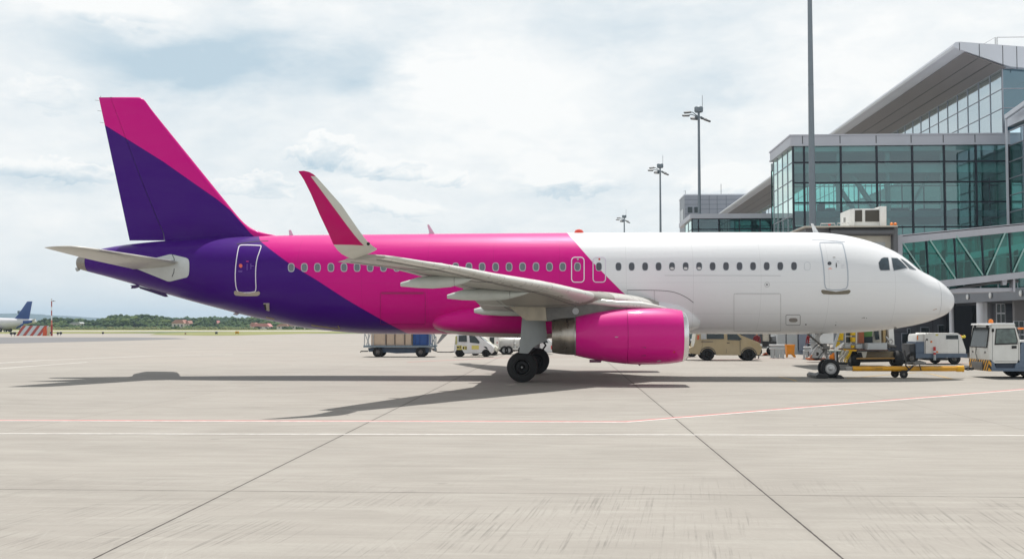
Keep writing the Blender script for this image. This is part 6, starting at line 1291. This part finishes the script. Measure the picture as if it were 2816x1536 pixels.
slab('tail_cone', [(62, 881), (86, 880), (86, 887), (74, 890), (62, 890)], Y - 1.2, Y + 1.2, M_NAVY, fa, bev=.3)
slab('engine', [(41, 901), (48, 899), (60, 889), (63, 890), (58, 898), (46, 902)], Y - 3.4, Y - 2.4, M_NAVY, fa, bev=.2)
m = MB(); m.loft([[U(86, 880, Y), U(97, 877, Y - 4), U(98, 878, Y - 4), U(92, 883, Y)], [p + Vector((0, .1, .2)) for p in [U(86, 880, Y), U(97, 877, Y - 4), U(98, 878, Y - 4), U(92, 883, Y)]]]); m.build('tailplane', M_FW, fa)
slab('far_engine_intake', [(48, 862), (48, 854), (53, 854), (54, 862)], Y + .8, Y + 1.8, mat('distant_slate', lin(80, 100, 120), .5), fa)
for x in (2, 14, -180): 
    for yy in (Y - 3, Y + 3): wheel(fa, (XatY(x, Y), yy, .75), .75, .5, .5, darksteel, name='wheel')
    rod('gear_leg', [(x, 908), (x, 913)], Y - 3, .2, lightgrey, fa)
at((0, 0, 0))
# striped barrier, mast and little field equipment
Y = 212.0; t = thing('striped_barrier', 'low sloping red and white striped barrier in front of the distant airliner', 'barrier', (XatY(90, Y), Y, 0)); at(t.location)
M_STR = bpy.data.materials.new('red_white_stripes'); M_STR.use_nodes = True; t_ = NT(M_STR.node_tree); oc = t_.new('ShaderNodeTexCoord').outputs['Object']; q = t_.xyz(oc)
st = t_.m('GREATER_THAN', t_.m('FRACT', t_.m('ADD', t_.m('DIVIDE', t_.m('SUBTRACT', q[0], t_.m('MULTIPLY', q[2], .55)), 1.52), .42)), .47)
t_.l.new(t_.mix(t_.ramp(t_.noise(oc, 6, 4, .6), .35, .7, 0, .25), t_.mix(st, lin(170, 62, 48), lin(196, 204, 208)), (.25, .2, .2, 1)), t_.n['Principled BSDF'].inputs['Base Color'])
a, b = XatY(45, Y), XatY(128, Y); zt = U(90, 895, Y).z
m = MB(); m.prism([(a, 0), (a + .75, zt), (b, zt), (b, 0)], Y, Y + .15)
for v in m.bm.verts: v.co.y += v.co.z * .4
m.build('board', M_STR, t)
slab('end_board', [(117, 923.4), (119, 902), (127, 897), (128, 923.4)], Y - .25, Y - .03, mat('signal_orange', lin(206, 84, 40), .6, var=.1), t); slab('end_post', [(128.5, 923.4), (131, 900), (137, 897), (136, 923.4)], Y - .2, Y + .1, mat('post_cream', lin(196, 190, 160), .6), t)
for x in (58, 74, 92, 110): rod('back_strut', [(x, 898), (x + 4, 923)], (Y + .9, Y + 1.9), .06, lightgrey, t, 6)
Y = 210.5; t = thing('striped_mast', 'slim red and white banded mast with a small side lamp next to the barrier', 'mast', (XatY(142, Y), Y, 0)); at(t.location)
ybs = [923.3, 896, 870, 867, 853, 843, 828, 824]
seq = [(923.3, 893, .19, red), (893, 868, .12, mat('mast_pale_red', lin(206, 120, 100), .5)), (868, 853, .11, red), (853, 843, .1, white), (843, 828, .1, red), (828, 824, .1, white)]
seq = [(923.3, 893, .2, mat('mast_red', lin(160, 56, 44), .55)), (893, 880, .13, MATS['mast_pale_red']), (880, 867, .12, white), (867, 853.5, .11, MATS['mast_red']), (853.5, 843, .11, white), (843, 828, .11, MATS['mast_red']), (828, 824, .1, white)]
for y0, y1, r_, ma in seq: m = MB(); m.tube([U(142, y0, Y), U(142, y1, Y)], r_, 10); m.build('pole_band', ma, t)
m = MB(); m.ball(U(142, 822.5, Y), .13); m.build('top_lamp', lightgrey, t); rod('side_arm', [(142, 828), (147, 826), (153, 828)], Y, .05, lightgrey, t); m = MB(); m.ball(U(147, 827.5, Y), .14, 1.5, 1, .6); m.build('side_lamp', darkgrey, t)
slab('control_box', [(137, 912), (141, 912), (141, 917), (137, 917)], Y - .3, Y, darkgrey, t)
at((0, 0, 0))
def knob(px, py, r, lab, ma=black, name='taxiway_light', cat='taxiway light'):
    g = G(px, py); t = thing(name, lab, cat, (g.x, g.y, 0), 0, 'low lights and markers along the taxiway')
    m = MB(); m.lathe([(0, r * .25), (r * 1.0, r * .25)], (0, 0, 0), 'z', 10, cap=True); m.build('stem', lightgrey, t); m = MB(); m.ball((0, 0, r * 1.7), r, 1, 1, .9); m.build('head', ma, t)
for px, py, r, lab in ((31, 923.5, .32, 'black bulbous marker left of the striped barrier, the left one of a pair'), (40, 923.5, .32, 'black bulbous marker touching the striped barrier base'), (159, 922, .28, 'dark taxiway light just right of the banded mast'), (167, 922, .3, 'dark taxiway light second to the right of the banded mast'), (283, 920, .26, 'lone dark taxiway light in the middle of the left verge edge')): knob(px, py, r, lab)
def fsign(px, py, w_, h_, ma, lab):
    g = G(px, py); t = thing('taxiway_sign', lab, 'sign', (g.x, g.y, 0), 0, 'taxiway signs on the grass'); m = MB(); m.box(-w_ / 2, w_ / 2, -.15, .15, .15, h_, .02); m.build('face', ma, t)
    for s_ in (-1, 1): m = MB(); m.box(s_ * w_ * .35 - .04, s_ * w_ * .35 + .04, -.05, .05, 0, .16); m.build('leg', darkgrey, t)
    return t
sg = fsign(652, 918.5, .9, .75, mat('sign_yellow', lin(226, 176, 40), .5), 'small yellow taxiway sign on the grass island')
for s_ in (-1, 1): m = MB(); m.box(s_ * .18 - .12, s_ * .18 + .12, -.17, -.152, .32, .52); m.build('arrow_mark', blackm, sg)
fsign(595, 919, .55, .6, darkgrey, 'small black taxiway sign on the grass island left of the yellow one'); fsign(510, 919.5, .3, .4, mat('sign_brown', lin(140, 84, 70), .6), 'tiny brown marker at the left of the grass island')

# houses
M_ROOF = mat('roof_tiles', lin(178, 134, 122), .8, var=.12, scale=.6); M_WALLH = mat('house_render', lin(216, 208, 204), .8, var=.04); M_ROOF2 = mat('roof_tiles_pink', lin(196, 134, 134), .8, var=.1, scale=.6)
def house(px, Y, w_, d_, h_, rh, lab, roofm=None, wm=None):
    t = thing('house', lab, 'house', (XatY(px, Y), Y, 0), 0, 'houses along the far treeline')
    m = MB(); m.box(-w_ / 2, w_ / 2, 0, d_, 0, h_); m.build('wall', wm or M_WALLH, t)
    m = MB(); m.prism([(-w_ / 2 - .4, h_ - .1), (w_ / 2 + .4, h_ - .1), (w_ / 2 - w_ * .12, h_ + rh), (-w_ / 2 + w_ * .3, h_ + rh)], -.4, d_ + .4); m.build('roof', roofm or M_ROOF, t)
    for k in range(3): m = MB(); x = -w_ * .32 + k * w_ * .3; m.box(x, x + w_ * .12, -.06, .02, h_ * .45, h_ * .75); m.build('window', carglass, t)
house(489, 600, 7.0, 6, 3.4, 2.0, 'white house with a salmon roof standing in a gap of the treeline'); house(509, 604, 4.4, 6, 3.2, 1.7, 'smaller salmon roofed house just right of the white one'); house(590, 640, 3.4, 5, 3.2, 1.9, 'house with a pink roof peeping over the trees', M_ROOF2)
house(715, 560, 10, 6, 1.6, 1.6, 'long low red roofed house under the purple tail', M_ROOF2); house(695, 570, 3, 4, 2.2, 1.5, 'small white gabled hut left of the long red roofed house')
house(776, 560, 6, 6, 1.8, 1.1, 'pale low house under the purple belly'); house(797, 562, 6, 6, 1.9, 1.2, 'second pale low house under the purple belly'); house(848, 565, 5, 5, 2.0, 1.2, 'farthest right pale house under the belly'); house(206, 590, 6, 5, 3.4, .6, 'light shed among the bushes right of the mast', lightgrey)

# trees: lumpy crowns of many leaf clumps on a forked trunk
def leafmat(name, a, b):
    m = bpy.data.materials.new(name); m.use_nodes = True; t = NT(m.node_tree); p = t.n['Principled BSDF']; o = t.new('ShaderNodeTexCoord').outputs['Object']
    rnd = t.new('ShaderNodeObjectInfo').outputs['Random']; c = t.mix(t.ramp(t.noise(o, .9, 5, .7), .35, .65), a, b)
    t.l.new(t.mix(t.m('MULTIPLY', rnd, .35), c, (.05, .075, .03, 1)), p.inputs['Base Color']); p.inputs['Roughness'].default_value = .9; p.inputs['Specular IOR Level'].default_value = .15; return m
LM = [leafmat('leaves_dark', (.022, .045, .018, 1), (.05, .09, .032, 1)), leafmat('leaves_mid', (.035, .065, .022, 1), (.08, .12, .04, 1)), leafmat('leaves_light', (.06, .1, .03, 1), (.12, .16, .05, 1))]
M_BARK = mat('bark', (.09, .07, .05), .9, var=.2)
random.seed(3)
def crown_bm(n, rx, rz, zc):
    m = MB()
    for _ in range(n):
        a, e = random.uniform(0, 6.283), math.asin(random.uniform(-.75, 1)); q = random.uniform(.5, 1) ** .5
        c = (rx * q * math.cos(e) * math.cos(a), rx * q * math.cos(e) * math.sin(a), zc + rz * q * math.sin(e)); r = random.uniform(.3, .48) * rx
        t = bmesh.new(); bmesh.ops.create_icosphere(t, subdivisions=2, radius=r)
        for v in t.verts: v.co = v.co * random.uniform(.86, 1.12) + Vector(c)
        for f in t.faces[:]:
            if random.random() < .06: t.faces.remove(f)
        m.join(t)
    return m
protos = []
for k in range(5):
    rx, rz = random.uniform(.42, .56), random.uniform(.38, .5); t = thing('broadleaf_tree', '-', 'tree', (0, 0, -50)); 
    m = crown_bm(24, rx, rz, 1 - rz * 1.02); m.build('crown', LM[k % 3], t, flat=True)
    m = MB(); m.tube([(0, 0, 0), (.02, 0, .3), (-.02, .01, .6)], [.045, .035, .015], 7); m.tube([(.01, 0, .25), (.14, .03, .55)], [.02, .008], 6); m.tube([(.01, 0, .3), (-.13, -.02, .58)], [.02, .008], 6); m.build('trunk', M_BARK, t); protos.append(t)
LABT = ['dark round tree, treeline %s, %s', 'mid green broad tree, treeline %s, %s', 'light green tree, treeline %s, %s', 'dark tall tree, treeline %s, %s', 'mid green loose tree, treeline %s, %s']
MARKS = [(20, 'behind the distant airliner'), (90, 'behind the blue tail'), (140, 'above the striped barrier'), (170, 'just right of the banded mast'), (200, 'left of the light shed'), (232, 'just right of the light shed'), (262, 'left of the lone taxiway light'), (290, 'above the lone taxiway light'), (325, 'where the wood rises'), (360, 'left part of the wood'), (395, 'middle of the wood'), (430, 'right part of the wood'),
         (468, 'left of the white house'), (500, 'behind white house'), (540, 'right of the white house'), (565, 'left of the tall dome tree'), (590, 'by the pink roof'), (620, 'right of the pink roof'), (660, 'above the yellow sign'), (700, 'left of the long red roof'), (740, 'behind the long red roof'), (790, 'by the pale low houses'), (850, 'under the purple belly'), (2000, 'at the right end')]
used = [False] * 5; SEEN = {}
topline = [(-60, 884), (60, 884), (92, 885), (120, 880), (150, 877), (190, 879), (195, 874), (205, 880), (225, 877), (240, 884), (262, 880), (275, 879), (300, 873), (328, 867), (362, 869), (396, 868), (425, 873), (451, 874), (463, 880), (470, 893), (520, 889), (533, 880), (556, 880), (574, 870), (590, 884), (610, 885), (630, 883), (656, 878), (680, 877), (704, 874), (740, 880), (780, 889), (830, 893), (900, 899), (1000, 901)]
def topy(px):
    for (a, ya), (b, yb) in zip(topline, topline[1:]):
        if a <= px <= b: return lerp(ya, yb, (px - a) / (b - a))
    return 895
random.seed(21); n_ = 0; px = -50
rows__ = ((640, 0, 15), (610, 8, 17), (585, 17, 19))
for Yt, drop, step in rows__:
    px = -50 + random.uniform(0, 10)
    while px < (800 if drop < 10 else 960):
        if 464 < px < 524 and drop < 16: px += step; continue
        ty = topy(px) + drop * random.uniform(.6, 1.1) + random.uniform(-4, 1.6); ty = min(ty, 899.5 + drop * .1)
        Yq = Yt + random.uniform(-9, 9); H_ = U(px, ty, Yq).z
        if H_ > 1.2:
            k = random.randrange(5) if not (568 < px < 582 and drop == 0) else 0
            o = protos[k] if not used[k] else copy_tree(protos[k]); used[k] = True
            o.location = (XatY(px, Yq), Yq, 0); wq = max(H_, 5.0) * random.uniform(1.05, 1.45); o.scale = (wq, wq, H_); o.rotation_euler.z = random.uniform(0, 6.28)
            o['label'] = LABT[k] % (['back row', 'middle row', 'front row'][0 if drop == 0 else 1 if drop == 8 else 2], next(n for lim, n in MARKS if px < lim)); o['group'] = 'trees of the far treeline'; n_ += 1
            SEEN[o['label']] = c_n = SEEN.get(o['label'], 0) + 1
            if c_n > 1: o['label'] += [', farther right', ', rightmost', ', far right'][c_n - 2]
        px += step * random.uniform(.75, 1.2)
print('trees', n_)
for k in range(5):
    if not used[k]:
        for c in kids(protos[k]): bpy.data.objects.remove(c)
        bpy.data.objects.remove(protos[k])
# undergrowth and far woods that read as one mass
def bank(name, x0, x1, Y0, Y1, h0, h1, n, r, ma, lab=None, prof_=None):
    m = MB()
    for _ in range(n):
        x, y = random.uniform(x0, x1), random.uniform(Y0, Y1); h = random.uniform(h0, h1) * (prof_(x) if prof_ else 1); rr = r * random.uniform(.7, 1.4)
        t = bmesh.new(); bmesh.ops.create_icosphere(t, subdivisions=1, radius=rr)
        for v in t.verts: v.co = Vector((v.co.x * 1.3, v.co.y * 1.3, v.co.z)) * random.uniform(.7, 1.25) + Vector((x, y, max(.2, h - rr * .5)))
        m.join(t)
    o = m.build(name, ma, flat=True); o['kind'] = 'stuff'; return o
bank('undergrowth', XatY(-80, 570), XatY(1020, 570), 560, 582, .3, 1.3, 300, 1.4, LM[1]); bank('far_wood', XatY(440, 900), XatY(1040, 900), 880, 960, 2, 8.5, 420, 3.2, LM[0]); bank('reed_strip', XatY(-80, 545), XatY(700, 545), 540, 552, .2, .7, 260, .9, leafmat('reeds', (.12, .14, .05, 1), (.2, .2, .08, 1)))
# ridge of hills
pr_ = [(-700, 866), (-300, 858), (-60, 861), (0, 863.5), (40, 862), (75, 866), (100, 868), (130, 867), (160, 871), (200, 872), (230, 873), (260, 878), (300, 881), (360, 880), (440, 884), (470, 883), (486, 877), (500, 882), (540, 881), (600, 884), (640, 880), (700, 880), (800, 884), (900, 888), (1100, 890), (1600, 890), (2400, 892), (3400, 892)]
Yr = 4200.0; m = MB(); rows2 = []
random.seed(9)
Q = []
for (a, ya), (b, yb) in zip(pr_, pr_[1:]):
    k = max(2, int((b - a) / 7))
    Q += [(lerp(a, b, i / k), lerp(ya, yb, i / k) - random.uniform(0, 1.6)) for i in range(k)]
for dy_, f in ((-700, 0), (-400, .45), (-180, .8), (0, 1), (240, .95), (700, .3), (1200, 0)):
    rows2.append([Vector((XatY(x, Yr), Yr + dy_ + random.uniform(-20, 20), max(-.5, U(x, y, Yr).z * f * (1 if f in (0, 1) else random.uniform(.93, 1.05)) - (.5 if f == 0 else 0)))) for x, y in Q])
m.loft(rows2, False, False); o = m.build('wooded_hills', mat('hill_woods', (.02, .045, .035), .95, var=.5, scale=.03), flat=True); o['kind'] = 'structure'
# ================================================================== HAZE
m = MB(); m.box(-7200, 7200, -40, 7000, -1.5, 95); hz_ = m.build('haze', bpy.data.materials.new('haze_air'), flat=True); hz_['kind'] = 'stuff'
hm = hz_.data.materials[0]; hm.use_nodes = True; t = NT(hm.node_tree); t.n.clear(); pv = t.new('ShaderNodeVolumePrincipled'); pv.inputs['Color'].default_value = (.6, .8, 1, 1); pv.inputs['Density'].default_value = .00017; pv.inputs['Anisotropy'].default_value = .2
ou = t.new('ShaderNodeOutputMaterial'); t.l.new(pv.outputs[0], ou.inputs['Volume'])
